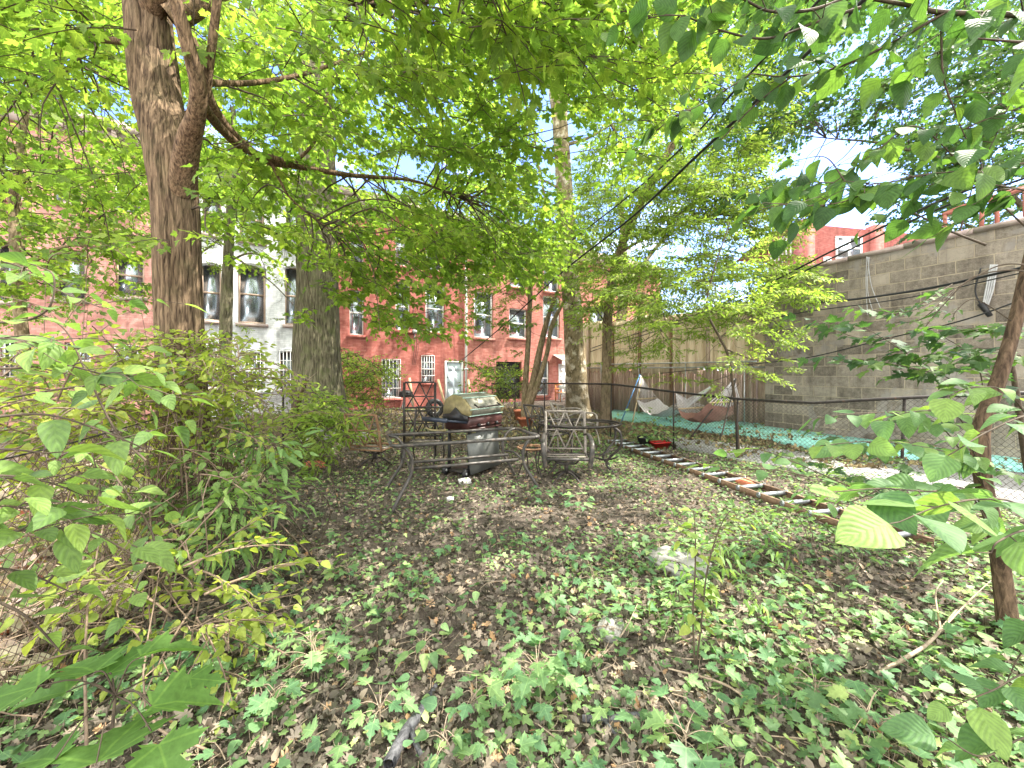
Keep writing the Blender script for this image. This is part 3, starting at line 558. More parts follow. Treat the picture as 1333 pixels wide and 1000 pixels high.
# ------------------------------------------------------------------ row houses (local x along the fronts, local -y towards us)
OX,OY=-3.42,17.6; FA=math.atan2(.555,.832); UX,UY=math.cos(FA),math.sin(FA)
def fx(px,py):
    r=(px-CX)/F; s=(r*OY-OX)/(UX-r*UY); d=OY+s*UY; return s,CH-(py-HY)/F*d
def rect(r):
    x0,y0,x1,y1=r; mx=(x0+x1)/2; s0=fx(x0,0)[0]; s1=fx(x1,0)[0]; return s0,s1,fx(mx,y1)[1],fx(mx,y0)[1]
def house(name,label,px0,px1,H,wallmat,wins,doors,extra=None,corn='coping',depth=8.0,yoff=0.0,arch=False):
    s0,s1=fx(px0,0)[0],fx(px1,0)[0]; base=(OX+s0*UX,OY+s0*UY)
    root=empty(name,(base[0]-(-UY)*0,base[1],0),FA,label,'house','row houses at the back')
    ops=[]; 
    for w_ in wins: a,b,c,d=rect(w_[0]); ops.append([a-s0,b-s0,c,d])
    for w_ in doors: a,b,c,d=rect(w_[0]); ops.append([a-s0,b-s0,max(c,.02) if c<.3 else c,d])
    W=s1-s0
    xs=sorted({0,W}|{o[0] for o in ops if 0<o[0]<W}|{o[1] for o in ops if 0<o[1]<W}); zs=sorted({0,H}|{o[2] for o in ops}|{o[3] for o in ops})
    mb=MB(); y0=yoff
    for i in range(len(xs)-1):
        for j in range(len(zs)-1):
            cx_,cz=(xs[i]+xs[i+1])/2,(zs[j]+zs[j+1])/2
            if any(o[0]<cx_<o[1] and o[2]<cz<o[3] for o in ops): continue
            mb.add([(xs[i],y0,zs[j]),(xs[i+1],y0,zs[j]),(xs[i+1],y0,zs[j+1]),(xs[i],y0,zs[j+1])],[(0,1,2,3)])
    for a,b,c,d in ops:
        t=.22; V=[(a,y0,c),(b,y0,c),(b,y0,d),(a,y0,d),(a,y0+t,c),(b,y0+t,c),(b,y0+t,d),(a,y0+t,d)]
        mb.add(V,[(0,4,5,1),(1,5,6,2),(2,6,7,3),(3,7,4,0)])
    mb.add([(0,y0,0),(0,depth,0),(0,depth,H),(0,y0,H)],[(0,1,2,3)]); mb.add([(W,y0,0),(W,depth,0),(W,depth,H),(W,y0,H)],[(3,2,1,0)])
    mb.add([(0,depth,0),(W,depth,0),(W,depth,H),(0,depth,H)],[(3,2,1,0)])
    wall=mb.build('wall',M[wallmat],root)
    MB().box(-.02,W+.02,y0-.04,depth,H+.003,H+.12).build('roof',M['coping'],root)
    cm=MB(); cm.box(.01,W-.01,y0-.32,y0-.003,H-.30,H-.003); cm.box(.01,W-.01,y0-.18,y0-.004,H-.62,H-.303)
    for k in range(int(W/.55)): cm.box(.2+k*.55,.32+k*.55,y0-.28,y0-.184,H-.58,H-.304)
    cm.build('cornice',M[corn],root)
    MB().box(.05,W-.05,y0+1.2,y0+1.3,.05,H-.1).build('room_shade_sheet',M['dark_room'],root)  # one dark sheet painted as the shade behind the windows
    for k,o in enumerate(ops):
        a,b,c,d=o; wd=b-a
        if k<len(wins):
            kind=wins[k][1]; fm='white_paint' if 'w' in kind else ('wood_grey' if 'k' in kind else 'coping')
            f=MB(); t=.05*wd/.9+.015; yy=y0+.09
            f.box(a+.002,a+t,yy,yy+.08,c+.002,d-.002);f.box(b-t,b-.002,yy,yy+.08,c+.002,d-.002);f.box(a+t,b-t,yy,yy+.08,d-t,d-.002);f.box(a+t,b-t,yy,yy+.08,c+.002,c+t)
            mz=(c+d)/2; f.box(a+t,b-t,yy+.005,yy+.075,mz-.03,mz+.03)
            win=f.build('window',M[fm],root)
            MB().box(a+t,b-t,yy+.045,yy+.053,c+t,d-t).build('pane',M['glass'],win)
            if 'c' in kind:
                cb=MB(); xx=np.linspace(a+.03,b-.03,26); zz=np.array([c+.05,mz,d-.03])
                V=[(x_,yy+.085+.018*math.sin(i*1.7),z_) for z_ in zz for i,x_ in enumerate(xx)]; n_=26
                cb.add(V,[(r*n_+i,r*n_+i+1,(r+1)*n_+i+1,(r+1)*n_+i) for r in range(2) for i in range(n_-1) if 'h' not in kind or r==1 or i<6 or i>18])
                cb.build('curtain',M['curtain'],win)
            if 'b' in kind:
                g=MB()
                for q in np.linspace(a,b,6): g.tube([(q,y0-.03,c-.02),(q,y0-.03,d)],.012,5,smooth=False)
                for q in np.linspace(c,d,5): g.tube([(a,y0-.045,q),(b,y0-.045,q)],.012,5,smooth=False)
                g.build('bars',M['white_paint'],win)
            sm=MB().box(a-.08,b+.08,y0-.10,y0-.003,c-.13,c-.01,bev=.01); sm.build('sill',M['coping' if fm!='white_paint' else wallmat],root)
            if 'a' in kind:
                ar=MB(); n_=10; V=[];Fs=[]
                for i in range(n_+1):
                    u=i/n_; zc=d-.0-(.16*wd)*(2*u-1)**2
                    V+=[(a+u*wd,y0-.004,zc-.02),(a+u*wd,y0-.004,d+.001),(a+u*wd,y0+.10,zc-.02)]
                for i in range(n_): j=3*i; Fs+=[(j,j+3,j+4,j+1),(j+2,j+5,j+3,j)]
                ar.add(V,Fs)
                for i in range(9):
                    u0=-.06+1.12*i/9; u1=-.06+1.12*(i+.9)/9; z0=d+.015-(.16*wd)*(2*u0-1)**2; z1=d+.015-(.16*wd)*(2*u1-1)**2
                    ar.add([(a+u0*wd,y0-.02,z0),(a+u1*wd,y0-.02,z1),(a+u1*wd,y0-.02,z1+.10),(a+u0*wd,y0-.02,z0+.10),(a+u0*wd,y0,z0+.10),(a+u1*wd,y0,z1+.10),(a+u0*wd,y0,z0),(a+u1*wd,y0,z1)],[(0,1,2,3),(3,2,5,4),(6,7,1,0)])
                ar.build('arch',M[wallmat],root)
        else:
            kd,mt=doors[k-len(wins)][1:3]
            if kd=='door':
                f=MB(); f.box(a+.002,a+.08,y0-.02,y0+.1,.03,d-.002);f.box(b-.08,b-.002,y0-.02,y0+.1,.03,d-.002);f.box(a+.08,b-.08,y0-.02,y0+.1,d-.08,d-.002)
                f.build('door_frame',M['white_paint'],root)
                dr=MB(); a2,b2,c2,d2=a+.083,b-.083,.06,d-.083; dr.box(a2,b2,y0+.04,y0+.08,c2,d2); w2=b2-a2;h2=d2-c2
                for (u0,u1) in ((.12,.44),(.56,.88)):
                    for (v0,v1) in ((.08,.36),(.42,.74),(.80,.93)): dr.box(a2+u0*w2,a2+u1*w2,y0+.028,y0+.039,c2+v0*h2,c2+v1*h2,bev=.006)
                dd=dr.build('door',M[mt],root)
                hb=MB(); hb.tube([(a2+.07,y0+.039,1.0),(a2+.07,y0-.02,1.0),(a2+.07,y0-.035,1.0)],[.012,.03,.025],8,smooth=False); hb.tube([(a2+.07,y0+.039,1.25),(a2+.07,y0+.0,1.25)],.025,8,smooth=False); hb.build('handle',M['iron'],dd)
            else:
                dr=MB(); dr.box(a+.02,b-.02,y0+.15,y0+.18,max(c,.05),d-.02)
                dr.build('opening_shade_sheet',M[mt],root)  # dark sheet stands for the shade inside the opening
    if extra: extra(root,s0)
    return root
H0=8.6
house('row_house','pink row house at the far left, seen through leaves beside the ridged trunk',-260,238,8.9,'pink_stucco',
  [((-6,318,34,392),'xc'),((72,325,112,389),'kc'),((150,330,188,386),'kc'),((-20,196,30,256),'wc'),((68,212,106,264),'kc'),((148,228,184,276),'wc'),((-120,300,-50,392),'kc'),
   ((0,440,34,492),'wb'),((84,446,118,494),'w'),((150,450,180,496),'wb')],[],yoff=0)
house('row_house','white painted brick row house with dark arched windows',238,420,8.7,'white_brick',
  [((262,344,288,417),'kac'),((310,345,346,421),'kac'),((371,348,397,423),'kac'),((264,248,288,305),'kac'),((312,256,344,314),'kac'),((372,266,396,322),'kac'),
   ((264,456,288,505),'kab'),((318,458,344,508),'wab'),((364,457,387,507),'kab')],[])
def ex_red(root,s0):
    m=MB(); s,z=fx(605.5,0); x=s-s0
    m.tube([(x,-.09,.1),(x,-.09,7.6)],.055,10,smooth=False)
    for z_ in (1.6,3.3,5.2): m.box(x-.08,x+.08,-.15,-.03,z_,z_+.05)
    m.build('drainpipe',M['white_paint'],root)
    s,z=fx(539,432); m=MB(); m.box(s-s0-.10,s-s0+.10,-.18,-.01,z-.08,z+.08,bev=.02); m.tube([(s-s0,-.06,z-.08),(s-s0,-.06,z-.35)],.02,6,smooth=False); m.build('lamp',M['white_cable'],root)
    m=MB(); s1,_=fx(538,0)
    for k in range(3): m.tube([(s1-s0+.1*k,-.02,4.2-.3*k),(s1-s0+.1*k+.02,-.03,2.6),(s1-s0-.05+.06*k,-.02,1.8)],.008,4)
    m.build('wiring',M['cable'],root)
house('row_house','red stuccoed row house with pale blue back door and barred window',420,607,H0,'red_stucco',
  [((455,378,474,436),'wch'),((515,368,534,430),'wc'),((554,371,579,433),'wch'),((456,300,474,352),'wc'),((515,296,533,346),'wc'),((554,302,576,352),'wc'),
   ((497,468,521,518),'wbc'),((548.6,463,565,498),'wabh')],[((579,470,603,531),'door','blue_door')],ex_red)
def ex_red2(root,s0):
    s,z=fx(730,465); a=s-s0
    m=MB(); m.add([(a-.55,-.02,z+.12),(a+.5,-.02,z+.12),(a+.55,-.8,z-.18),(a-.6,-.8,z-.18),(a-.55,-.02,z+.09),(a+.5,-.02,z+.09),(a+.55,-.8,z-.21),(a-.6,-.8,z-.21)],[(0,1,2,3),(7,6,5,4),(3,2,6,7),(0,3,7,4),(1,5,6,2)])
    m.add([(a-.6,-.8,z-.21),(a+.55,-.8,z-.21),(a+.55,-.8,z-.42),(a-.6,-.8,z-.42)],[(0,1,2,3)]); m.build('awning',M['cream'],root)
house('row_house','faded red row house with an orange entrance bay and cream awning',607,860,8.3,'red_stucco2',
  [((617,380,642,440),'wch'),((663,402,686,440),'wc'),((707,386,729,440),'wc'),((768,400,788,444),'wc'),((618,310,640,358),'wc'),((664,330,684,374),'wc'),((708,336,728,380),'wc'),((699,470,715,515),'wc')],
  [((646,471,679,520),'void','dark_room'),((727,474,743,521),'door','white_paint')],ex_red2)
# distant red building over the block wall
def far_red():
    M['far_red']=masonry('deep_red_brick',[(.3,(.20,.06,.05)),(.55,(.29,.095,.08)),(.8,(.36,.15,.13))],.22,.075,.3,(.26,.10,.09),.3,ms=.008)  # plain brick colour, darker than the house fronts
    root=empty('brick_building',(0,0,0),0,'red brick building with a pier rising behind the block wall','building')
    d=26; a=P(1044,291,d); b=P(1000,303,d+5); c=P(1270,312,d+1.5)
    a[1]=d; pts=[b,a,c]
    mb=MB(); 
    for p,q in ((b,a),(a,c)):
        h0,h1=p[2],q[2]; mb.add([(p[0],p[1],0),(q[0],q[1],0),(q[0],q[1],h1),(p[0],p[1],h0)],[(0,1,2,3)])
    e=c+np.array([0,8,0]); e2=b+np.array([2,8,0]); mb.add([(c[0],c[1],0),(e[0],e[1],0),(e[0],e[1],c[2]),(c[0],c[1],c[2])],[(0,1,2,3)])
    mb.add([tuple(b),tuple(a),tuple(c),tuple(e),tuple(e2)],[(0,1,2,3,4)]); mb.build('wall',M['far_red'],root)
    for px in (1049,1135):
        t=(px-1044)/(1270-1044); p=a+(c-a)*t; MB().box(p[0]-.35,p[0]+.35,p[1]-.35,p[1]+.3,0,p[2]+.25,bev=.03).build('pier',M['far_red'],root)
    u=(c-a)/np.linalg.norm((c-a)[:2]); ang=math.atan2(u[1],u[0]); Rm=Matrix.Rotation(ang,4,'Z')
    def wbox(px0,px1,py0,py1):
        t0,t1=[(p_-1044)/(1270-1044) for p_ in (px0,px1)]; p0=a+(c-a)*t0; z1=CH-(py0-HY)/F*p0[1]; z0=CH-(py1-HY)/F*p0[1]; wd=abs(t1-t0)*np.linalg.norm((c-a)[:2])
        M4=Matrix.Translation((p0[0],p0[1],0))@Rm
        f=MB(); f.box(0,wd,-.10,-.0,z0,z0+.1,M4);f.box(0,wd,-.10,0,z1-.1,z1,M4);f.box(0,.12,-.10,0,z0+.1,z1-.1,M4);f.box(wd-.12,wd,-.10,0,z0+.1,z1-.1,M4);f.box(wd/2-.06,wd/2+.06,-.10,0,z0+.1,z1-.1,M4);f.box(.12,wd-.12,-.09,0,(z0+z1)/2-.05,(z0+z1)/2+.05,M4)
        w_=f.build('window',M['white_paint'],root); MB().box(.12,wd-.12,-.05,-.03,z0+.1,z1-.1,M4).build('pane',M['glass'],w_)
    wbox(1085,1118,308,338); wbox(1070,1079,335,350)
    v=a-b; t0=.15; p0=b+v*t0; l=np.linalg.norm(v[:2]); M4=Matrix.Translation((p0[0],p0[1],0))@Matrix.Rotation(math.atan2(v[1],v[0]),4,'Z'); z1=CH-(322-HY)/F*p0[1]; z0=z1-1.8
    f=MB(); [f.box(x_,x_+.09,-.15,-.05,z0,z1,M4) for x_ in np.linspace(0,l*.6,6)]; f.box(0,l*.6+.1,-.16,-.04,z1,z1+.1,M4); f.build('window',M['white_paint'],root)
far_red()

# ------------------------------------------------------------------ block wall on the right
WA=np.array([6.62,10.45]); WB_=np.array([9.9,3.0]); WD=(WB_-WA)/np.linalg.norm(WB_-WA); WL=np.linalg.norm(WB_-WA)
def block_wall():
    root=empty('block_wall',(WA[0],WA[1],0),math.atan2(WD[1],WD[0]),'tall grey concrete block wall with patchy mortar on the right','wall')
    nx,nz=150,48; X,Z=np.meshgrid(np.linspace(0,WL,nx),np.linspace(-.1,3.93,nz)); Y=.012*vnoise(np.stack([X*5,Z*5,0*X],-1),9)
    i=np.arange(nz-1)[:,None]*nx; j=np.arange(nx-1)[None,:]; f=np.stack([i+j,i+j+1,i+nx+j+1,i+nx+j],-1).reshape(-1,4)
    V=np.stack([X,Y,Z],-1).reshape(-1,3); mb=MB(); mb.addarr(V,[f]); mb.add([(0,0,-.1),(0,.3,-.1),(0,.3,3.93),(0,0,3.93)],[(0,3,2,1)]); mb.add([(0,.3,-.1),(WL,.3,-.1),(WL,.3,3.93),(0,.3,3.93)],[(0,1,2,3)])
    mb.build('wall_face',M['block'],root)
    c=MB(); k=0.0
    while k<WL: c.box(k-.02,min(k+.93,WL),-.05,.35,3.932,4.02+.008*math.sin(k*5),bev=.01); k+=.94
    c.build('coping',M['coping'],root)
    return root
block_wall()
def wall_pt(px,py,off=.03):
    r=(px-CX)/F; # intersect
    t=(r*WA[1]-WA[0])/(WD[0]-r*WD[1]); d=WA[1]+t*WD[1]; x=WA[0]+t*WD[0]; nrm=np.array([WD[1],-WD[0]]); 
    if nrm[0]>0: nrm=-nrm
    return np.array([x+nrm[0]*off,d+nrm[1]*off,CH-(py-HY)/F*d])
m=MB()
for l in ([(1130,334),(1129,370),(1131,410)],[(1131,335),(1136,372),(1148,402)],[(1133,335),(1131,378),(1140,412)]): m.tube([wall_pt(*q,off=.05) for q in l],.007,5)
tag(m.build('hanging_cord',M['white_cable']),'thin white cords hanging down the block wall below its coping','cord')
root=empty('conduit',wall_pt(1285,400),0,'white bundled conduit clipped high on the block wall, ending in a black connector','conduit'); o=wall_pt(1285,400)
m=MB()
for k in range(4): m.tube([wall_pt(1292+k*2.5,345,.06)-o,wall_pt(1286+k*3,375,.06)-o,wall_pt(1282+k*2,398,.07)-o],.014,6)
m.build('pipe_bundle',M['white_cable'],root)
m=MB(); m.tube([wall_pt(1280,396,.09)-o,wall_pt(1292,412,.09)-o],[.05,.035],8,smooth=False); m.tube([wall_pt(1280,350,.1)-o,wall_pt(1273,380,.1)-o,wall_pt(1284,405,.1)-o],.012,5); m.build('connector',M['cable'],root)
# rusty pipe railing standing on the wall
def railing():
    o=wall_pt(1225,310,-.15); root=empty('roof_railing',(o[0],o[1],4.0),0,'red oxide pipe railing rising above the block wall','railing'); o=np.array([o[0],o[1],4.0])
    def q(px,py): return wall_pt(px,py,-.15)-o
    m=MB(); m.tube([q(1222,278),q(1250,270),q(1333,242)],.035,6); m.tube([q(1224,276),q(1260,262),q(1345,236)],.02,6); m.build('handrail',M['rail_rust'],root)
    for px,py in ((1225,278),(1273,262),(1293,256),(1330,244)):
        b=wall_pt(px,300,-.15); b[2]=4.02; MB().tube([b-o,q(px,py)],.03,6,smooth=False).build('post',M['rail_rust'],root)
    MB().tube([q(1290,267),q(1315,272)],.02,6,smooth=False).build('crossbar',M['white_cable'],root)
railing()

# ------------------------------------------------------------------ tan sheet fence at the back right
def tan_fence():
    A=np.array([(760-CX)/F*16.2,16.2]); B=WA+np.array([.75,-.25]); D=(B-A)/np.linalg.norm(B-A); L=np.linalg.norm(B-A)
    root=empty('sheet_fence',(A[0],A[1],0),math.atan2(D[1],D[0]),'tall fence of tan sheeting hung above weathered brown boards','fence')
    k=0; x=0.0
    while x<L-.2:
        w_=1.18+.1*math.sin(k*3); x1=min(x+w_,L); n=30; xs=np.linspace(x,x1+.03,n); zs=np.linspace(1.50+.1*math.sin(k*2),3.45-.1*(k%2),7)
        V=[(a,-.05-.02*(k%2)+.035*math.sin(a*21+k)+.03*math.sin(a*47)+.02*(zz-2)*math.sin(k),zz+(0.05*math.sin(a*33)+.03*math.sin(a*71) if j==0 else 0)) for j,zz in enumerate(zs) for a in xs]
        m=MB(); m.add(V,[(j*n+i,j*n+i+1,(j+1)*n+i+1,(j+1)*n+i) for j in range(6) for i in range(n-1)]); o=m.build('sheet',M['panel'],root,smooth=True)
        so_=o.modifiers.new('s','SOLIDIFY'); so_.thickness=.012
        x=x1; k+=1
    x=0; k=0
    while x<L-.14:
        h=1.60+.07*math.sin(k*1.9); MB().box(x,x+.125,.02+.01*(k%3),.05+.01*(k%3),0,h).build('board',M['wood_grey'],root); x+=.137; k+=1
    for x in np.arange(.3,L,1.2): MB().box(x,x+.09,-.16,-.085,0,3.3).build('post',M['wood_grey' if int(x*3)%3==0 else 'rusty'],root)
    m=MB(); m.tube([(0,-.2,1.65),(L,-.2,1.62)],.025,6,smooth=False); m.build('rail',M['galv'],root)
tan_fence()

# ------------------------------------------------------------------ chain link fences
def chainlink(name,label,pts,tops,posts,cell=.06,wr=.0022,mat='wire',rail=.021,railmat='iron',seg=None,z0=.03,sag=None):
    pts=np.array(pts,float); root=empty(name,(pts[0][0],pts[0][1],0),0,label,'fence'); o=np.array([pts[0][0],pts[0][1],0])
    seglen=np.linalg.norm(np.diff(pts,axis=0),axis=1); cum=np.concatenate([[0],np.cumsum(seglen)]); Lt=cum[-1]
    def at(s,h,off=0.0):
        x=np.interp(s,cum,pts[:,0]);y=np.interp(s,cum,pts[:,1]);t=np.interp(s,cum,tops)
        return np.stack([x,y+off*0,z0+(t-z0)*h],-1)
    H=np.mean(tops)-z0; V=[];Fq=[];n=0
    nrow=int(round(H/cell)); ncol=int(Lt/cell)
    # zig-zag wires, each as a ribbon of 3-sided tube
    for c in range(ncol+1):
        for dr in (0,1):
            k=np.arange(nrow*2+1); s=c*cell+ (np.where(k%2==0,0,cell*.5) if dr==0 else np.where(k%2==0,cell*.5,0)+0)
            if dr==1: s=c*cell+np.where(k%2==0,cell,cell*.5)
            k2=k/(nrow*2); bulge=.012*np.sin(k2*3.1+c*.15)
            P_=at(np.clip(s,0,Lt),k2); P_[:,0]+=bulge+.0025*np.where(k%2==0,1,-1); P_=P_-o
            v,f=tube(P_,[wr],3,1,0); V.append(v);Fq.append(f+n);n+=len(v)
    mesh_obj('wire_mesh',np.vstack(V),[np.vstack(Fq)],M[mat],root)
    if rail: 
        s=np.linspace(0,Lt,40); p=at(s,1.0)-o; p[:,2]+=rail; MB().tube(p,rail,8,res=1,smooth=False).build('top_rail',M[railmat],root)
    for s,lean in posts:
        b=at(s,1.0)-o; t=np.array([b[0]+lean,b[1],b[2]+.03]); b=np.array([b[0],b[1],-.05]); MB().tube([b,t],.017,8,smooth=False).build('post',M[railmat],root)
    return root
FP=[(-.7,13.6),(-.03,13.8),(1.2,12.4),(2.26,9.0),(3.2,7.8),(3.83,6.7),(4.32,5.75),(4.96,5.05),(5.9,4.45),(7.2,3.9)]
FT=[1.08,1.08,1.12,1.20,1.08,1.02,1.03,1.15,1.25,1.3]
chainlink('chain_link_fence','dark chain-link fence with sagging black top rail along the right side',FP,FT,[(.02,0),(.9,0),(2.3,0),(6.05,.02),(7.6,.0),(8.85,.02),(10.9,.05),(12.4,0)],cell=.066,wr=.0034)
LP=[(-1.78,.9),(-2.12,1.9),(-2.42,2.9),(-3.2,5.0),(-4.1,7.6)]
chainlink('chain_link_fence','rusted vine-tangled chain-link fence along the left side',LP,[1.15,1.15,1.2,1.2,1.2],[(3.6,0),(5.9,0)],cell=.055,wr=.0018,mat='wire_rust',rail=.004,railmat='iron')
# tall wire fence seen before the sheeting
chainlink('chain_link_fence','tall rust-posted chain-link fence in front of the brown boards',[(3.2,15.0),(6.35,10.35)],[1.75,1.75],[(.2,0),(1.9,0),(3.6,0),(5.3,0)],cell=.075,wr=.003,mat='wire_rust',rail=.02,railmat='galv')

# ================================================================== furniture
def yz(x,y): return float(gz(x,y))
# glass-less patio table
def patio_table():
    c=[np.array(v) for v in ((-1.29,4.31),(.36,4.95),(-.12,5.88),(-1.60,5.07))]
    c[2]=c[1]+(c[3]-c[0]); ctr=sum(c)/4; root=empty('patio_table',(ctr[0],ctr[1],yz(*ctr)),0,'long bronze patio table frame without its top, standing in front of the grill','table')
    q=[np.append(v-ctr,.72) for v in c]
    m=MB()
    for a,b in ((0,1),(1,2),(2,3),(3,0)):
        d=(q[b]-q[a]); d/=np.linalg.norm(d); m.tube([q[a]+d*.09,q[b]-d*.09],.021,8,smooth=False)
    for k in range(4):
        a=q[k]; p=q[k-1]-a; n=q[(k+1)%4]-a; p/=np.linalg.norm(p); n/=np.linalg.norm(n); m.tube([a+p*.09,a+p*.025+n*.025,a+n*.09],.021,8,res=5)
    m.build('frame',M['bronze'],root,smooth=True)
    for k in range(4):
        a=q[k].copy(); inw=-q[k].copy(); inw[2]=0; along=q[1]-q[0]; along/=np.linalg.norm(along); s=1 if k in (0,3) else -1
        iv=along*s; side=inw-along*np.dot(inw,along); side/=np.linalg.norm(side)
        pts=[a+iv*.02+side*.03, a+iv*.13+side*.05+np.array([0,0,-.03]), a+iv*.21+side*.06+np.array([0,0,-.16]), a+iv*.20+side*.06+np.array([0,0,-.34]), a+iv*.10+side*.03+np.array([0,0,-.52]), a+iv*.02+np.array([0,0,-.66]), a+iv*.0+np.array([0,0,-.735])]
        MB().tube(pts,.024,8,sq=.8).build('leg',M['bronze'],root,smooth=True)
    for f0,f1 in ((.22,.22),(.62,.62)):
        a=q[0]*(1-f0)+q[3]*f0; b=q[1]*(1-f1)+q[2]*f1; a=a+(b-a)*.13; b=b-(b-a)*.15; a[2]=b[2]=.42; MB().tube([a,b],.019,6,smooth=False).build('stretcher',M['bronze'],root)
    for (i,j) in ((0,3),(1,2)):
        a=q[i].copy();b=q[j].copy(); al=(q[1]-q[0])/np.linalg.norm(q[1]-q[0])*(.2 if i==0 else -.2); a+=al;b+=al; a[2]=b[2]=.42; m_=(a+b)/2+np.array([0,0,.05]); MB().tube([a+(b-a)*.06,m_,b-(b-a)*.06],.014,6).build('brace',M['bronze'],root)
patio_table()
def oval_table():
    cx,cy=1.03,6.1; root=empty('round_table',(cx,cy,yz(cx,cy)),0,'oval dark metal table frame behind the swivel armchair on the right','table')
    t=np.linspace(0,2*math.pi,33); m=MB(); m.tube([(.62*math.cos(a),.48*math.sin(a),.71) for a in t],.016,8,smooth=False,cap=False); m.tube([(.57*math.cos(a),.43*math.sin(a),.69) for a in t],.010,6,smooth=False,cap=False)
    m.build('rim',M['iron'],root,smooth=True)
    for a in (.5,2.6,3.75,5.6):
        d=np.array([math.cos(a)*1.15,math.sin(a)*.9,0]); z=np.array([0,0,1.])
        MB().tube([d*.50+z*.69,d*.60+z*.60,d*.60+z*.42,d*.46+z*.25,d*.40+z*.14,d*.52+z*.0],.018,8).build('leg',M['iron'],root,smooth=True)
        MB().tube([d*.56+z*.26,d*.38+z*.20,d*.02+z*.24],.012,6).build('brace',M['iron'],root,smooth=True)
oval_table()
def side_table():
    p=G(691,620); root=empty('side_table',(p[0],p[1],yz(p[0],p[1])),.2,'small round wire side table between the long table and the swivel armchair','table')
    t=np.linspace(0,2*math.pi,29); m=MB(); m.tube([(.19*math.cos(a),.19*math.sin(a),.43) for a in t],.013,6,smooth=False,cap=False); m.tube([(.165*math.cos(a),.165*math.sin(a),.415) for a in t],.008,6,smooth=False,cap=False); m.build('rim',M['rusty'],root,smooth=True)
    for a in (.7,2.5,4.1,5.4):
        c,s=math.cos(a),math.sin(a); MB().tube([(.17*c,.17*s,.42),(.13*c,.13*s,.22),(.2*c,.2*s,0)],.009,6).build('leg',M['iron'],root,smooth=True)
side_table()
def lattice(m, w_, z0, z1, y0, y1, r=.011, mid=.5, top=True):
    """two crossed pairs between the posts; the crossings lie on a middle rail"""
    def q(u,v): return (-w_/2+u*w_, y0+(y1-y0)*v, z0+(z1-z0)*v)
    m.tube([q(0,0),q(1,0)],r*1.1,6,smooth=False)
    m.tube([q(0,mid),q(1,mid)],r,6,smooth=False)
    if top: m.tube([q(0,1),q(1,1)],r*1.6,6,smooth=False)
    for c in (.28,.72):
        for s in (-1,1):
            m.tube([q(c-s*.22,1),q(c,mid),q(c+s*.22,0)],r,5,smooth=False)
def chair(name,label,loc,rz,seat_z=.39,top=.92,w_=.56,arms=True,swivel=True,mats=('bronze','bronze'),group='patio chairs',depth=.48,rot=None,legs=False,sling=False,tall=None):
    root=empty(name,loc,rz,label,'chair',group,rot)
    fr,bk=mats; h=w_/2
    m=MB()  # seat frame: front is local -y
    m.tube([(-h,-depth/2,seat_z),(h,-depth/2,seat_z)],.020,8,smooth=False); m.tube([(-h,depth/2,seat_z-.02),(h,depth/2,seat_z-.02)],.012,8,smooth=False)
    for s in (-1,1): m.tube([(s*h,-depth/2,seat_z),(s*h,0,seat_z-.02),(s*h,depth/2,seat_z-.01)],.013,8)
    m.build('seat_frame',M[fr],root,smooth=True)
    m=MB()
    for k in range(3): y=-depth/2+.1+k*.14; m.box(-h+.012,h-.012,y,y+.035,seat_z-.025,seat_z-.012)
    m.build('seat',M['seatbar'],root)
    m=MB(); yb=depth/2; lean=.14
    for s in (-1,1): m.tube([(s*h,yb,seat_z-.03),(s*h,yb+lean*.45,(seat_z+top)/2),(s*h,yb+lean,top)],.019,8)
    lattice(m,w_,seat_z+.05,top,yb+.02,yb+lean); m.build('backrest',M[bk],root,smooth=True)
    if arms:
        for s in (-1,1):
            MB().tube([(s*h,yb+.05,seat_z+.25),(s*(h+.02),yb-.12,seat_z+.28),(s*(h+.035),-.05,seat_z+.26),(s*(h+.04),-depth/2-.01,seat_z+.21),(s*(h+.03),-depth/2-.06,seat_z+.10),(s*(h+.01),-depth/2-.04,seat_z-.10)],.032,6,sq=.5).build('arm',M[fr],root,smooth=True)
    if swivel:
        m=MB(); m.tube([(0,0,.12),(0,0,seat_z-.09)],.03,10,smooth=False); m.build('pedestal',M['iron'],root,smooth=True)
        m=MB(); m.tube([(-.16,-.12,seat_z-.03),(-.1,-.05,seat_z-.10),(.1,-.05,seat_z-.10),(.16,-.12,seat_z-.03)],.012,6);m.tube([(-.16,.14,seat_z-.03),(-.1,.05,seat_z-.10),(.1,.05,seat_z-.10),(.16,.14,seat_z-.03)],.012,6); m.build('bracket',M['iron'],root,smooth=True)
        for k in range(4):
            a=math.pi/4+k*math.pi/2; c,s=math.cos(a),math.sin(a); MB().tube([(0,0,.14),(.12*c,.12*s,.12),(.27*c,.27*s,.01)],.014,6).build('leg',M['iron'],root,smooth=True)
    if legs:
        for sx in (-1,1):
            for sy in (-1,1): MB().tube([(sx*h,sy*depth/2,seat_z-.01),(sx*(h+.02),sy*(depth/2+.03),seat_z*.5),(sx*h,sy*depth/2*(1.25),0)],.013,8).build('leg',M[fr],root,smooth=True)
    return root
c=G(738,628); chair('swivel_chair','grey metal swivel armchair facing the front, its lattice back bare of fabric',(c[0],c[1]+.05,yz(c[0],c[1])),-.08,seat_z=.36,top=.93,mats=('bronze','seatbar'))
c=G(488,606); chair('swivel_chair','rusty brown armless swivel chair left of the long table, beside the mossy trunk',(c[0],c[1],yz(c[0],c[1])),3.14-.25,seat_z=.33,top=.87,arms=False,mats=('rusty','rusty'),w_=.54)
c=G(556,602); chair('patio_chair','dark lattice-backed chair behind the left end of the long table',(c[0]-.05,c[1]-.05,yz(c[0],c[1])),-.1,seat_z=.38,top=.90,w_=.50,mats=('iron','iron'),swivel=False,legs=True,arms=False)
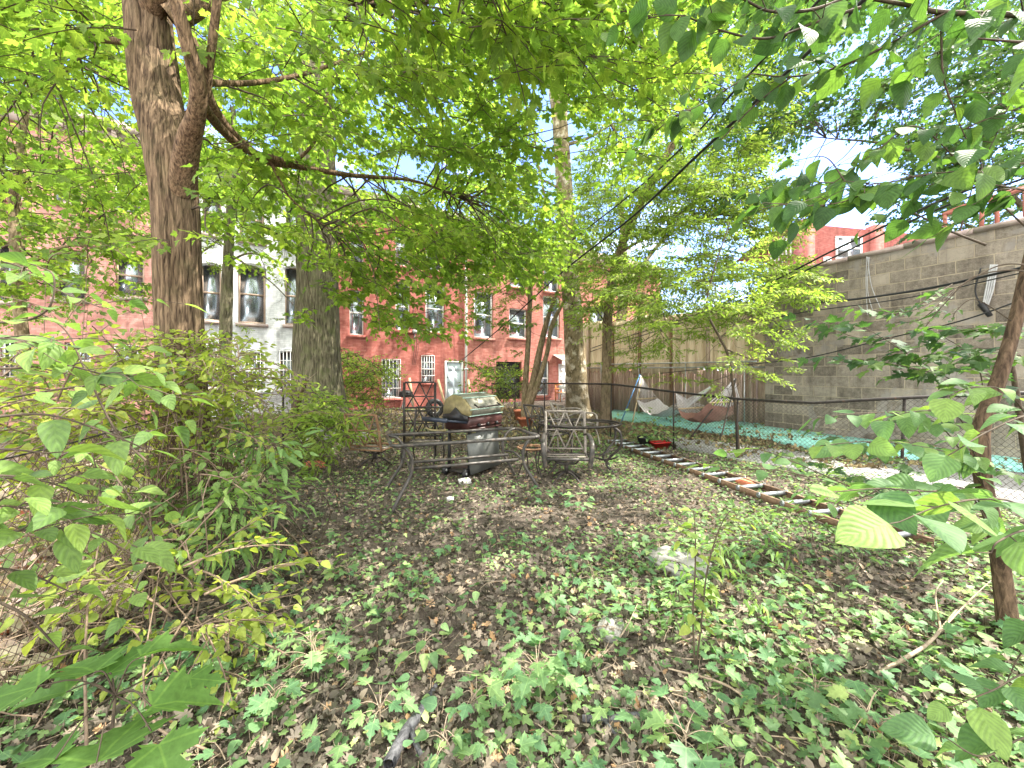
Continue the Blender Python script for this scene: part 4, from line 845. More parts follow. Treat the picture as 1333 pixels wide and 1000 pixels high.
def tall_rack():
    c=G(545,600); root=empty('lattice_rack',(c[0]-.08,c[1]+.42,0),-.05,'tall black iron lattice frame standing against the red wall beyond, left of the grill','rack')
    h=.28
    for s in (-1,1): MB().box(s*h-.019,s*h+.019,-.019,.019,.0,1.31).build('post',M['iron'],root)
    m=MB(); lattice(m,2*h-.03,.86,1.31,0,0,.012,mid=.44); lattice(m,2*h-.03,.35,.80,0,0,.010,mid=.5,top=True); m.build('lattice',M['iron'],root)
tall_rack()
c=G(757,600); chair('patio_chair','metal chair tipped sideways with its slatted back leaning by the pale trunk',(c[0]+.08,c[1]+.72,.12),0,seat_z=.40,top=.86,w_=.52,mats=('seatbar','seatbar'),swivel=False,legs=True,rot=(-.25,.22,.9))
c=G(725,598); chair('patio_chair','dark metal chair turned away between the oval table and the fence',(c[0]-.1,c[1]+.35,yz(c[0],c[1])),2.2,seat_z=.40,top=.90,w_=.52,mats=('iron','bronze'),swivel=False,legs=True)

def grill():
    a=np.array([.60,.80]); ang=math.atan2(a[1],a[0]); base=np.array([-.58,6.02])
    root=empty('gas_grill',(base[0],base[1],yz(*base)),ang,'weathered gas grill with ochre-ended pale hood, blue-black side shelf and leaning grey doors','grill')
    L=.36
    # hood: extruded six-sided profile in the yz plane
    prof=np.array([(-.25,.88),(-.275,.97),(-.13,1.12),(.06,1.165),(.2,1.10),(.25,.98),(.25,.88)])
    def ext(pr,x0,x1,t=None):
        n=len(pr); V=[(x0,p[0],p[1]) for p in pr]+[(x1,p[0],p[1]) for p in pr]; Fs=[(i,(i+1)%n,n+(i+1)%n,n+i) for i in range(n)]+[tuple(range(n))[::-1],tuple(range(n,2*n))]; return V,Fs
    hood=MB().add(*ext(prof,-L+.03,L-.03)).build('hood',M['grill_lid'],root)
    pr2=prof.copy(); cen=pr2.mean(0); pr2=cen+(pr2-cen)*1.05; pr2[:,1]=np.maximum(pr2[:,1],.875)
    for x0,x1 in ((-L-.012,-L+.028),(L-.028,L+.012)): MB().add(*ext(pr2,x0,x1)).build('hood_end',M['grill_end'],hood)
    m=MB()
    for i in range(5): m.tube([(-L-.013,pr2[i][0],pr2[i][1]),(L+.013,pr2[i][0],pr2[i][1])],.008,6,smooth=False)
    m.build('trim',M['grill_edge'],hood)
    m=MB(); m.tube([(-L*.7,-.25,1.03),(-L*.7,-.32,1.00),(L*.7,-.32,1.00),(L*.7,-.25,1.03)],.012,8,smooth=False); m.build('handle',M['iron'],hood)
    # black cutout casting under the hood's end
    m=MB(); m.add(*ext(np.array([(-.24,.80),(-.24,.88),(-.12,.90),(-.04,.96),(.0,.99),(.03,.96),(.10,.90),(.24,.88),(.24,.80)]),-L-.03,-L-.013)); m.build('end_casting',M['black_plastic'],root)
    m=MB(); m.add(*ext(np.array([(-.24,.86),(-.27,.80),(-.22,.66),(.22,.66),(.25,.80),(.24,.86)]),-L,L))
    for k in range(4): m.box(-L+.01,L-.01,-.275+.01*k,-.25+.012*k,.67+.045*k,.695+.045*k,bev=.004)
    m.build('firebox',M['grill_body'],root)
    for k in range(3): MB().tube([(-.2+.2*k,-.27,.74),(-.2+.2*k,-.305,.74)],.022,12,smooth=False).build('knob',M['black_plastic'],root)
    # side shelf sloping outwards to the left
    Ms=Matrix.Translation((-L-.02,0,.80))@Matrix.Rotation(.17,4,'Y')
    sh=MB(); sh.box(-.42,0,-.24,.22,-.03,0,Ms,bev=.006); sh.box(-.43,-.40,-.25,.23,-.045,.012,Ms,bev=.004); s_=sh.build('side_shelf',M['shelf'],root)
    MB().tube([(-L-.40,-.2,.72),(-L-.44,0,.71),(-L-.40,.2,.72)],.014,8).build('towel_bar',M['grill_end'],s_)
    for sx in (-1,1):
        for sy in (-1,1): MB().box(sx*L*.86-.017,sx*L*.86+.017,sy*.2-.017,sy*.2+.017,.06,.66).build('leg',M['black_plastic'],root)
    Mp=Matrix.Translation((-.02,-.26,.07))@Matrix.Rotation(-.05,4,'Y')@Matrix.Rotation(-.08,4,'X')
    MB().box(-.33,.34,-.010,.010,0,.56,Mp).build('door',M['grill_panel'],root)
    MB().box(-L,L,-.2,.2,.05,.075).build('base_shelf',M['iron'],root)
    for sy in (-.2,.2):
        wv=MB(); wv.tube([(-L-.02,sy-.02,.065),(-L-.02,sy+.02,.065)],.065,16,smooth=False); w_=wv.build('wheel',M['black_plastic'],root,smooth=False)
        MB().tube([(-L-.02,sy-.026,.065),(-L-.02,sy+.026,.065)],.02,10,smooth=False).build('hub',M['galv'],w_)
grill()
# ladder lying along the fence
def ladder():
    A=np.array([1.93,8.35]); B=np.array([3.17,3.26]); d=(B-A)/np.linalg.norm(B-A); L=np.linalg.norm(B-A)
    nrm=np.array([-d[1],d[0]]); root=empty('extension_ladder',(A[0],A[1],.02),math.atan2(d[1],d[0]),'long orange-brown extension ladder with silver rungs lying on the ground along the right fence','ladder')
    w_=.38
    for (y,lb) in ((0,None),(w_,None)):
        m=MB(); m.box(0,L,y-.004,y+.004,.02,.075); s=1 if y==0 else -1
        m.box(0,L,min(y,y+s*.03),max(y,y+s*.03),.075,.082);m.box(0,L,min(y,y+s*.03),max(y,y+s*.03),.012,.02)
        m.build('side_rail',M['fibreglass'],root)
    x=.2
    while x<L:
        r=MB(); r.tube([(x,-.012,.062),(x,w_+.012,.062)],.024,10,smooth=False); r_=r.build('rung',M['alu'],root,smooth=False)
        for y in (-.008,w_+.008):
            t=np.linspace(0,6.283,13); MB().tube([(x+.024*math.cos(q),y,0.062+.028*math.sin(q)) for q in t],.006,5,smooth=False,cap=False).build('collar',M['alu'],r_)
        x+=.305
ladder()
# pots, stones and odds and ends
def pot(name,label,px,py,r,h,mat,sc=1,square=False,contents=None):
    c=G(px,py); root=empty(name,(c[0],c[1],yz(c[0],c[1])),0.3,label,'planter')
    m=MB(); n=4 if square else 20; a=np.linspace(0,2*math.pi,n,endpoint=False)+math.pi/4
    prof=[(.72,0),(1,h*.84),(1.1,h*.85),(1.1,h),(.95,h),(.9,h*.8)]
    V=[(r*p*math.cos(t)*sc,r*p*math.sin(t),z) for p,z in prof for t in a]; Fs=[(k*n+i,k*n+(i+1)%n,(k+1)*n+(i+1)%n,(k+1)*n+i) for k in range(5) for i in range(n)]+[tuple(range(n))[::-1]]
    m.add(V,Fs); m.build('pot',M[mat],root,smooth=False)
    m=MB(); m.add([(r*.91*math.cos(t)*sc,r*.91*math.sin(t),h*.82) for t in a],[tuple(range(n))]); m.build('soil',M['twig'],root)
    if contents:
        V=Leaves(); n=contents; p=np.column_stack([rng.normal(0,r*1.2*sc,n),rng.normal(0,r*.9,n),h+np.abs(rng.normal(.12,.16,n))]); V.put('oval_s',p,rotm(rng.uniform(0,6.28,n),rng.normal(0,.4,n),rng.normal(0,.4,n)),.09*rng.uniform(.6,1.2,n),rng.uniform(0,1,n)); V.build('plant',M['cover'],root)
    return root
pot('flower_pot','terracotta planter stacked in front of the forked trunk by the grill',684,556,.19,.24,'terracotta',1.3,True)
c=G(677,552); pot('flower_pot','second terracotta planter set behind the first by the forked trunk',677,548,.17,.30,'terracotta',1.3,True)
pot('flower_pot','black round nursery pot beyond the right fence, beside the red one',838,583,.12,.20,'black_plastic',1,False,60)
pot('flower_pot','bright red planter with green leaves beyond the right fence',858,584,.16,.13,'red_plastic',1.5,True,110)
def rock(name,label,px,py,sx,sy,sz,mat,rz=0,seed=1,cat='stone',z=0,tilt=0.0,flat=False,group=None):
    bm=bmesh.new(); bmesh.ops.create_cube(bm,size=1); bmesh.ops.bevel(bm,geom=list(bm.edges),offset=.12,segments=2,affect='EDGES'); bmesh.ops.subdivide_edges(bm,edges=bm.edges,cuts=2,use_grid_fill=True)
    V=np.array([v.co[:] for v in bm.verts]); Fs=[[v.index for v in f.verts] for f in bm.faces]; bm.free()
    V=V*(1+.28*(vnoise(V*2.3+9,seed)-.5)[:,None]+.12*(vnoise(V*6+9,seed)-.5)[:,None]); V*=(sx,sy,sz)
    c=G(px,py); o=MB().add(V,Fs).build(name,M[mat],None,smooth=False); o.location=(c[0],c[1],yz(c[0],c[1])+sz*.35+z); o.rotation_euler=(tilt,0,rz); tag(o,label,cat,group); return o
rock('stone_block','large angular grey stone block at the foot of the mossy trunk',432,574,.42,.34,.34,'stone',.5,3)
rock('stone_block','long low stone at the right foot of the mossy trunk',463,571,.55,.25,.16,'stone',.1,5)
rock('stone_chunk','pale grey stone chunk between the trunk and the left shrubs',398,578,.22,.2,.15,'white_stone',.9,7)
rock('stone_slab','flat broken grey slab sunk among the ivy on the right',882,742,.34,.42,.07,'stone',.5,11,'slab')
rock('stone_chunk','small white stone on the leaf litter below the long table',605,628,.16,.12,.06,'white_stone',.3,13)
rock('stone_chunk','tiny white pebble-like stone nearest the long table leg',586,648,.09,.07,.05,'white_stone',1.3,14)
rock('stone_slab','pale worn stone flush with the ground near the middle',795,820,.20,.13,.04,'stone',1.1,17,'slab')
rock('brick','loose red brick lying by the ladder',971,636,.10,.22,.09,'terracotta',.4,19,'brick')
rock('broken_pot','cracked clay drain pieces lying in the sunny patch on the left',410,611,.30,.12,.11,'terracotta',.2,23,'pot shards')
# fallen wood
def sticks(name,label,paths,mat,cat,group=None):
    o0=np.array(paths[0][0][0]); root=None; m=MB()
    for l,r in paths: 
        v,f=trunk_mesh(np.array(l)-o0,r,12,8,ridge=.12,rf=6,seed=5,lump=.2) if len(l)>2 else tube(np.array(l)-o0,r,8,1,0)
        m.addarr(v,[f]); 
    o=m.build(name,M[mat],None,smooth=True); o.location=o0; return tag(o,label,cat,group)
def gp(px,py,h=.02): c=G(px,py); c[2]=yz(c[0],c[1])+h; return c
sticks('fallen_log','dark rotting log poking out of the leaves at the bottom centre',[([gp(505,1010,.03),gp(528,965,.04),gp(548,935,.045),gp(562,905,.03),gp(570,880,.0)],[.024,.022,.018,.014,.008]),([gp(533,958,.04),gp(545,985,.03),gp(552,1003,.02)],[.012,.010,.008])],'log','log')
sticks('fallen_branch','dark thin branch lying across the leaves at the lower middle',[([gp(758,944),gp(790,946),gp(825,941),gp(862,940)],[.012,.014,.012,.006]),([gp(786,946),gp(800,965),gp(830,990)],[.008,.006,.004])],'log','branch')
sticks('fallen_branch','pale forked dead branch lying in the ivy at the lower right',[([gp(1140,886,.03),gp(1180,872,.05),gp(1212,850,.07),gp(1245,818,.11)],[.007,.009,.008,.005]),([gp(1212,850,.07),gp(1260,812,.12),gp(1290,792,.15)],[.006,.004,.002]),([gp(1225,838,.07),gp(1218,800,.13),gp(1228,786,.14)],[.006,.004,.003])],'twig_pale','branch')
for k,(l,t) in enumerate(((([gp(780,862),gp(812,832,.05),gp(830,800,.06)],[.004,.004,.002]),'thin arched twig over the weeds right of centre'),
    (([gp(700,760,.03),gp(735,800,.04),gp(760,822,.03),gp(780,838,.01)],[.003,.004,.003]),'thin dark twig slanting through the weeds at the centre'),
    (([gp(870,878,.03),gp(940,905,.04),gp(985,930,.02)],[.004,.005,.003]),'straight pale stick among the ivy below the tall seedling'),
    (([gp(1010,880,.02),gp(1060,915,.03),gp(1120,950,.03),gp(1150,965)],[.005,.006,.005,.003]),'long bare stick in the ivy near the lower right corner'))):
    sticks('twig',t,[l],'twig_pale','stick')
def stub():
    b=P(388,590,6.6); root=empty('broken_stump',(b[0],b[1],0),0,'splintered orange-brown broken sapling left of the mossy trunk','stump')
    o=np.array([b[0],b[1],0]); v,f=trunk_mesh(np.array([gp(378,602),P(380,560,6.6),P(386,530,6.6),P(399,495,6.5)])-o,[.06,.055,.05,.02],12,8,ridge=.2,rf=6); mesh_obj('trunk',v,[f],M['bark_sap'],root,smooth=True)
    m=MB(); 
    for k in range(16): p=P(rng.uniform(384,398),rng.uniform(492,520),6.5)-o; m.tube([p,p+np.array([rng.normal(0,.16),rng.normal(0,.1),rng.uniform(-.02,.22)])],[.007,.002],4,smooth=False)
    m.build('splinters',M['twig_pale'],root)
stub()
# far-side clutter
def leaning(name,label,p0,p1,r,mat,cat,group=None):
    o=np.array(p0); m=MB(); v=np.array(p1)-o; q=MB(); q.tube([(0,0,0),tuple(v)],r,4,sq=.5,smooth=False); ob=q.build(name,M[mat]); ob.location=o; return tag(ob,label,cat,group)
def facade(px,py,off=.15):
    s,z=fx(px,py); return np.array([OX+s*UX+UY*off,OY+s*UY-UX*off,z])
leaning('plank','pale timber leaning on the red wall left of the pale door',facade(534,528,.35),facade(532,492,.08),.07,'wood_pale','plank')
leaning('plank','wide pale timber leaning on the red wall beside the pale door',facade(575,529,.4),facade(569,494,.1),.07,'wood_pale','plank')
leaning('plank','short pale timber leaning right of the drainpipe',facade(609,530,.4),facade(608,494,.1),.07,'wood_pale','plank')
def kettle():
    b=facade(518,528,1.0); root=empty('tabletop_grill',(b[0],b[1],0),0,'small black grill on splayed legs under the barred window','grill')
    MB().tube([(0,0,.48),(0,0,.52),(0,0,.60),(0,0,.64)],[.10,.27,.28,.27],16,res=1).build('bowl',M['black_plastic'],root,smooth=False)
    MB().tube([(0,0,.655),(0,0,.70),(0,0,.76),(0,0,.78)],[.28,.26,.12,.03],16,res=1).build('lid',M['black_plastic'],root)
    for k in range(3): a=k*2.1+.3; MB().tube([(.1*math.cos(a),.1*math.sin(a),.5),(.34*math.cos(a),.34*math.sin(a),0)],.018,6,smooth=False).build('leg',M['galv'],root)
kettle()
def tires():
    b=facade(565,530,1.6); b=np.array([(566-CX)/F*13.2,13.2,0]); root=empty('tire',(b[0],b[1],.30),0,'black rubber tyre standing on edge behind the lattice rack','tyre',rot=(1.4,0,.5))
    t=np.linspace(0,6.283,25); MB().tube([(.24*math.cos(a),.24*math.sin(a),0) for a in t],.08,10,smooth=False,cap=False).build('tread',M['black_plastic'],root,smooth=True)
    MB().tube([(.17*math.cos(a),.17*math.sin(a),0) for a in t],.02,6,smooth=False,cap=False).build('rim',M['galv'],root)
tires()
def bench_clutter():
    b=facade(726,520,1.4); o=b.copy(); o[2]=0
    root=empty('garden_bench',tuple(o),FA,'white slatted bench in front of the orange entrance bay','bench')
    for k in range(3): MB().box(-.9,.9,-.2+.14*k,-.1+.14*k,.42,.45).build('slat',M['white_paint'],root)
    for x in (-.8,.8):
        for y in (-.17,.17): MB().box(x-.03,x+.03,y-.03,y+.03,0,.42).build('leg',M['white_paint'],root)
    MB().box(-.9,.9,.2,.23,.6,.85,bev=.01).build('backrest',M['white_paint'],root)
    b=facade(714,515,1.0); root=empty('orange_chair',(b[0],b[1],0),FA,'small orange chair in front of the white-framed window','chair')
    MB().box(-.22,.22,-.22,.22,.42,.46,bev=.01).build('seat',M['orange'],root)
    m=MB(); m.box(-.22,.22,.19,.22,.80,.92); m.box(-.22,-.17,.19,.22,.46,.80); m.box(.17,.22,.19,.22,.46,.80);m.box(-.17,.17,.195,.215,.58,.66); m.build('backrest',M['orange'],root)
    for x in (-.19,.19):
        for y in (-.19,.19): MB().box(x-.02,x+.02,y-.02,y+.02,0,.42).build('leg',M['orange'],root)
    b=facade(712,530,3.0); o=MB().add(*(lambda n:([(r*math.cos(a),r*math.sin(a),z) for r,z in ((.14,0),(.2,.28),(.21,.3),(.18,.3),(.13,.03)) for a in np.linspace(0,6.283,n,endpoint=False)],[(k*n+i,k*n+(i+1)%n,(k+1)*n+(i+1)%n,(k+1)*n+i) for k in range(4) for i in range(n)]+[tuple(range(4*n,5*n))]))(18)).build('bucket',M['blue']); o.location=(b[0],b[1],.0); tag(o,'blue plastic bucket near the white bench','bucket')
    b=facade(708,538,4.2); o=MB().box(-1.3,1.3,-.14,.14,0,.30,bev=.02).build('garden_kerb',M['concrete']); o.location=(b[0],b[1],0); o.rotation_euler=(0,0,FA-.2); tag(o,'low pale concrete ledge in front of the white bench','ledge')
bench_clutter()
# hammocks
def hammock(label,apex,apex2,spread,mat,wd,stand_pts,seed,nc=13):
    o=np.array([spread[0][0],spread[0][1],0.0]); root=empty('hammock',tuple(o),0,label,'hammock')
    A,B=[np.array(q)-o for q in (apex,apex2)]; s0,s1=[np.array(q)-o for q in spread]
    ax=(s1-s0); ax[2]=0; ax/=np.linalg.norm(ax); perp=np.array([-ax[1],ax[0],0])
    nu,nv=26,13; V=[]
    for i in range(nu):
        u=i/(nu-1); c=s0+(s1-s0)*u; sagz=-.30*math.sin(math.pi*u)
        for j in range(nv):
            v=j/(nv-1)*2-1; V.append(c+perp*v*wd*(1-.25*(2*u-1)**2)+np.array([0,0,sagz+.12*v*v+.015*math.sin(i*1.3+j)]))
    m=MB(); m.add(V,[(i*nv+j,i*nv+j+1,(i+1)*nv+j+1,(i+1)*nv+j) for i in range(nu-1) for j in range(nv-1)]); ob=m.build('bed',M[mat],root,smooth=True)
    for E,i in ((A,0),(B,nu-1)):
        m=MB()
        for j in range(nc): t=V[i*nv+int(j*(nv-1)/(nc-1))]; m.tube([t,(np.array(t)+E)/2+np.array([0,0,-.04]),E],.009,4,res=3)
        m.build('cords',M['net_white'],root)
        m=MB(); m.tube([V[i*nv],V[i*nv+nv-1]],.02,6,smooth=False); m.build('spreader_bar',M['wood_pale'],root)
    if stand_pts:
        for l,mt in stand_pts:
            MB().tube([np.array(q)-o for q in l],.017,8,smooth=False).build('stand_leg',M[mt],root)
hammock('white string hammock slung beyond the right fence, left of the red one',P(834,489,12.4),P(930,500,10.9),(P(842,524,12.0),P(886,534,11.2)),'net_white',.75,
  [([P(833,488,12.4),G(808,551)*1.0],'blue'),([P(836,492,12.4),G(822,555)],'wood_pale')],1)
hammock('red cloth hammock with white cords, nearest the block wall',P(956,493,9.6),P(880,512,10.6),(P(944,530,9.3),P(903,538,10.1)),'net_red',.70,
  [([P(958,493,9.6),G(937,576)],'wire'),([P(958,493,9.6),G(897,572)],'iron')],2)
# overhead cables
def wire(label,pts,r=.011,mat='cable',group='overhead cables'):
    p=np.array([P(*q) for q in pts]); o=p[0]; m=MB(); m.tube(p-o,r,6,res=10); ob=m.build('cable',M[mat],smooth=True); ob.location=o; tag(ob,label,'cable',group)
wire('thickest black cable dropping from the upper right to the red house wall',[(1230,-100,2.6),(1010,108,3.9),(905,205,5),(820,285,7),(730,356,9.5),(655,424,13),(600,470,17.2)],.018)
wire('thin black cable running just above the thickest one past the pale trunk',[(1180,-120,2.8),(980,92,4.1),(890,190,5.5),(800,270,7.6),(700,345,11),(630,392,15)],.012)
wire('black cable skimming the top of the block wall, upper of the pair',[(1345,215,4.3),(1210,268,5.2),(1083,327,6.6),(985,376,8.4),(880,418,11),(780,450,15),(745,463,19)],.015)
wire('black cable skimming the top of the block wall, lower of the pair',[(1345,228,4.3),(1215,275,5.2),(1083,336,6.6),(985,382,8.4),(880,423,11),(780,454,15),(742,468,19)],.013)
wire('black cable strung across the middle of the block wall with a pale tie',[(1345,345,5.6),(1290,358,6.2),(1200,377,7.2),(1100,391,8.2),(1030,395,9.0)],.022)
wire('thin cable crossing the lower block wall towards the wall corner',[(1345,385,5.7),(1250,418,6.4),(1150,442,7.5),(1060,464,8.7),(1000,472,10.0),(860,486,12.5)],.012)
wire('thin cable between the two thicker ones on the block wall',[(1345,352,5.6),(1180,388,7.2),(1050,406,8.6),(985,418,10),(880,430,11.5)],.010)

# ================================================================== trees
def T(kind,n_t=6,**k): return [spray(kind,**k) for _ in range(n_t)]
t_maple=T('maple',8,L=.62,n=22,size=.095,lp=-.55,flat=.4)
t_maple_small=T('maple_s',6,L=.75,n=34,size=.095,lp=-.5,flat=.4)
t_far=T('maple_s',6,L=.95,n=44,size=.115,lp=-.4,flat=.5)
t_leaflet=T('leaflet',6,L=.8,n=60,size=.125,lp=-.3,flat=.45,side=5)
t_oval=T('oval_s',6,L=.7,n=40,size=.09,lp=-.4,flat=.5,side=4)
# the near ridged maple
bx,by=-2.84,3.55
trk=[(bx+.02,by,-.08),(bx-.02,by,.4),(-2.92,3.55,1.2),(-2.96,3.55,2.0),(-2.98,3.55,2.9),(-3.05,3.55,3.5),(-3.22,3.6,4.2),(-3.3,3.6,5.6),(-3.2,3.7,8)]
def pl(*q): return [P(*a) for a in q]
limbs=[(pl((236,250,3.52),(240,215,3.42),(247,178,3.3),(256,150,3.2),(258,110,3.1),(242,50,3.0),(222,-20,2.9),(205,-90,2.8)),[.12,.10,.085,.065,.055,.05,.045,.04]),
 (pl((258,150,3.2),(267,125,3.2),(275,70,3.15),(284,-5,3.1),(292,-70,3.0)),[.03,.032,.03,.028,.025]),
 (pl((243,50,3.5),(258,85,3.6),(272,130,3.8),(300,172,4.1),(345,208,4.5),(385,216,4.8),(455,228,5.2),(540,236,5.8),(610,262,6.4)),[.07,.06,.05,.045,.04,.035,.03,.02,.01]),
 (pl((262,135,3.4),(285,165,3.8),(320,195,4.2),(370,210,4.6)),[.04,.04,.035,.03]),
 (pl((222,25,3.55),(252,10,3.6),(290,-12,3.7),(330,-20,3.8),(370,-25,4)),[.10,.085,.07,.06,.05]),
 (pl((272,108,3.4),(330,108,3.9),(390,98,4.3),(450,78,4.6),(510,55,5.0)),[.028,.025,.022,.018,.01]),
 (pl((175,56,3.6),(120,51,3.9),(60,49,4.3),(-20,48,4.6)),[.03,.025,.022,.015]),
 (pl((385,212,4.8),(412,180,4.9),(425,130,5),(448,80,5.1)),[.02,.018,.014,.008]),
 (pl((352,210,4.5),(366,238,4.6),(382,262,4.7),(430,300,5.0)),[.018,.015,.012,.006]),
 (pl((455,2,3.6),(500,6,3.8),(560,2,4.2),(640,-6,4.7)),[.03,.03,.025,.015]),
 ([(-3.25,3.6,4.6),(-2.0,2.4,6.2),(0,1.2,7.0),(2.2,.6,7.4)],[.10,.08,.05,.02]),
 ([(-3.25,3.6,5.0),(-1.5,4.6,6.4),(1.0,5.2,7.2),(3.2,5.4,7.6)],[.10,.08,.05,.02]),
 ([(-3.25,3.6,5.0),(-4.4,2.4,6.2),(-5.4,.4,7.0)],[.08,.06,.02])]
tree('maple_tree','near maple with deeply ridged brown trunk, its limbs arching over the yard from the left','tree',trk,[.235,.195,.175,.165,.165,.175,.175,.14,.05],'bark',limbs,
 [(240,880,-70,120,2.9,6.0,270,1.0),(260,820,60,210,3.6,7.0,235,1.0),(270,600,180,340,4.2,7.5,120,1.0),(400,590,290,430,4.4,6.6,150,.85),(590,720,270,360,5,7.5,50,.85),(-100,200,-60,250,3.6,7.0,230,1.0),
  (0,215,190,380,4.5,8,100,.85),(590,730,200,350,5,8,70,.9),(540,720,270,360,5.5,9,60,.85),(-60,180,-60,60,3.2,5.0,60,1.0),(190,290,225,345,3.0,3.4,11,.75),(440,760,-80,40,2.3,3.4,60,1.0)],
 [(-6,2.8,-1.5,3.0,5.0,8.2,26,1.4),(-5,4,3,7.5,6.4,8.6,26,1.4)],t_maple,'maple',frac=.20,flare=(.5,.35,5),sides=110,limb_mat='limb_bark',ridge=.06)
# vines and dry tangle at its foot
def vine_tangle():
    root=empty('vine_tangle',(bx+.1,by-.25,0),0,'dry brown vine tangle climbing the foot of the ridged maple trunk','vine')
    m=MB()
    for k in range(110):
        a=rng.uniform(-2.6,.4); r0=.3+rng.uniform(0,.12); pts=[]
        z=0.0; 
        for s in range(5): pts.append((math.cos(a)*r0*(1-.1*s)-.1,math.sin(a)*r0*(1-.1*s)+.25,z+.0)); a+=rng.normal(0,.28); z+=rng.uniform(.1,.34)
        m.tube(pts,rng.uniform(.002,.006),4,res=3)
    m.build('stems',M['twig_dry'],root)
    L=Leaves(); n=420; a=rng.uniform(-2.8,.8,n); z=rng.uniform(.6,1.85,n); r0=.27+rng.uniform(0,.16,n)
    L.put('ovate',np.column_stack([np.cos(a)*r0-.1,np.sin(a)*r0+.25,z]),rotm(rng.uniform(0,6.28,n),rng.normal(-.5,.4,n),rng.normal(0,.5,n)),.055*rng.uniform(.6,1.3,n),rng.uniform(0,1,n)); L.build('foliage',M['vine'],root)
vine_tangle()
tree('oak_tree','massive mossy trunk with a flared foot in front of the white house','tree',
 [tuple(G(419,562)+[0,0,-.1]),tuple(P(418,540,10.2)),tuple(P(413,480,10.2)),tuple(P(413,400,10.2)),tuple(P(413,300,10.2)),tuple(P(413,180,10.3)),tuple(P(412,60,10.3)),tuple(P(410,-80,10.4))],
 [.72,.60,.545,.50,.46,.40,.33,.2],'bark_oak',[([P(413,180,10.3),P(470,120,10.8),P(540,60,11.4)],[.16,.1,.05]),([P(412,120,10.3),P(350,40,10.6),P(290,-30,11)],[.15,.1,.05])],
 [(170,680,-90,300,8.8,13,330,1.1),(230,420,60,270,9.5,12.5,60,.9),(420,640,180,300,8.8,12.5,70,.9)],[(-7,1,8,13,10,13,24,1.6)],t_far,'maple_far',frac=.10,boughr=.006,flare=(.35,.5,6),sides=90,ridge=.05)
tree('plane_tree','tall pale flaking trunk with a broken top behind the oval table','tree',
 [tuple(P(752,534,13.2)-[0,0,.35]),tuple(P(751,520,13.2)),tuple(P(748,450,13.2)),tuple(P(741,350,13.2)),tuple(P(735,250,13.2)),tuple(P(729,160,13.2)),tuple(P(728,120,13.2)),tuple(P(729,104,13.2))],
 [.44,.36,.32,.27,.25,.25,.32,.29],'bark_plane',[([P(736,250,13.2),P(705,235,12.9),P(690,245,12.6)],[.05,.035,.02]),([P(733,190,13.2),P(765,180,13),P(800,160,13)],[.06,.04,.02]),([P(741,360,13.2),P(720,300,13.3),P(700,210,13.4),P(690,120,13.6)],[.06,.05,.04,.02])],
 [(600,800,-60,360,12.2,16.5,330,1.0),(620,760,230,390,10.0,12.6,130,.8)],[],t_leaflet,'bright',frac=.25,flare=(.3,.5,5),sides=70)
tree('ash_tree','slim leaning pale-barked tree right of the broken-topped trunk, with yellow-green leaves','tree',
 [tuple(G(788,556)+[0,0,-.1]),tuple(P(789,520,10.8)),tuple(P(790,460,10.8)),tuple(P(793,390,10.8)),tuple(P(806,330,10.7)),tuple(P(835,262,10.5)),tuple(P(880,180,10.3)),tuple(P(918,100,10.2)),tuple(P(945,10,10.2))],
 [.17,.135,.125,.12,.11,.10,.08,.06,.03],'bark_slim',[([P(845,245,10.5),P(800,170,10.6),P(775,90,10.6)],[.04,.03,.015]),([P(806,330,10.7),P(860,300,10.2),P(930,280,9.6)],[.035,.025,.012])],
 [(745,1010,-50,300,8.5,13.5,640,1.0),(770,1040,220,420,8.0,11,290,.9),(735,900,230,400,8.5,11,110,.85)],[],t_leaflet,'bright',frac=.25,flare=(.3,.3,5),sides=40)
tree('young_tree','slender dark-stemmed young tree drooping bright layered leaves over the right fence','tree',
 [tuple(G(962,600)+[0,0,-.1]),tuple(P(958,540,6.9)),tuple(P(951,480,6.9)),tuple(P(945,455,6.9)),tuple(P(936,438,6.9)),tuple(P(920,400,7.0)),tuple(P(930,350,7.1)),tuple(P(950,290,7.2))],
 [.03,.025,.022,.022,.02,.018,.014,.008],'twig',[([P(938,440,6.9),P(960,420,6.9),P(1000,400,6.8)],[.014,.010,.005]),([P(945,455,6.9),P(990,470,6.6),P(1040,462,6.4)],[.012,.008,.004]),([P(930,400,7.0),P(880,420,7.2),P(820,455,7.6)],[.013,.009,.004])],
 [(820,1065,330,440,6.4,8.6,135,.75),(940,1070,380,500,6.0,7.2,44,.6),(780,930,420,500,7.6,9.0,36,.6)],[],t_leaflet,'bright',frac=.5,flare=(.2,.2,3),sides=10,boughr=.006)
root_f=tree('forked_tree','small tree forking low into two leaning stems beside the terracotta planters','tree',
 [tuple(G(686,553)+[0,0,-.05]),tuple(P(688,530,11.4)),tuple(P(696,490,11.4)),tuple(P(704,450,11.4)),tuple(P(712,418,11.4)),tuple(P(725,380,11.4))],
 [.19,.13,.10,.085,.07,.04],'bark_slim',[([P(688,530,11.4),P(700,500,11.2),P(712,460,11.2),P(720,420,11.1),P(742,380,11)],[.09,.075,.065,.06,.03]),([P(682,540,11.5),P(684,500,11.6),P(688,440,11.7),P(690,390,11.8),P(692,330,11.9)],[.10,.085,.075,.07,.05])],
 [(600,760,330,430,10,12.8,60,.8),(540,660,380,440,10.5,12.5,26,.8),(640,700,440,500,10.5,12.0,14,.6)],[],t_maple_small,'maple_far',frac=.4,flare=(.4,.3,4),sides=26,boughr=.008)
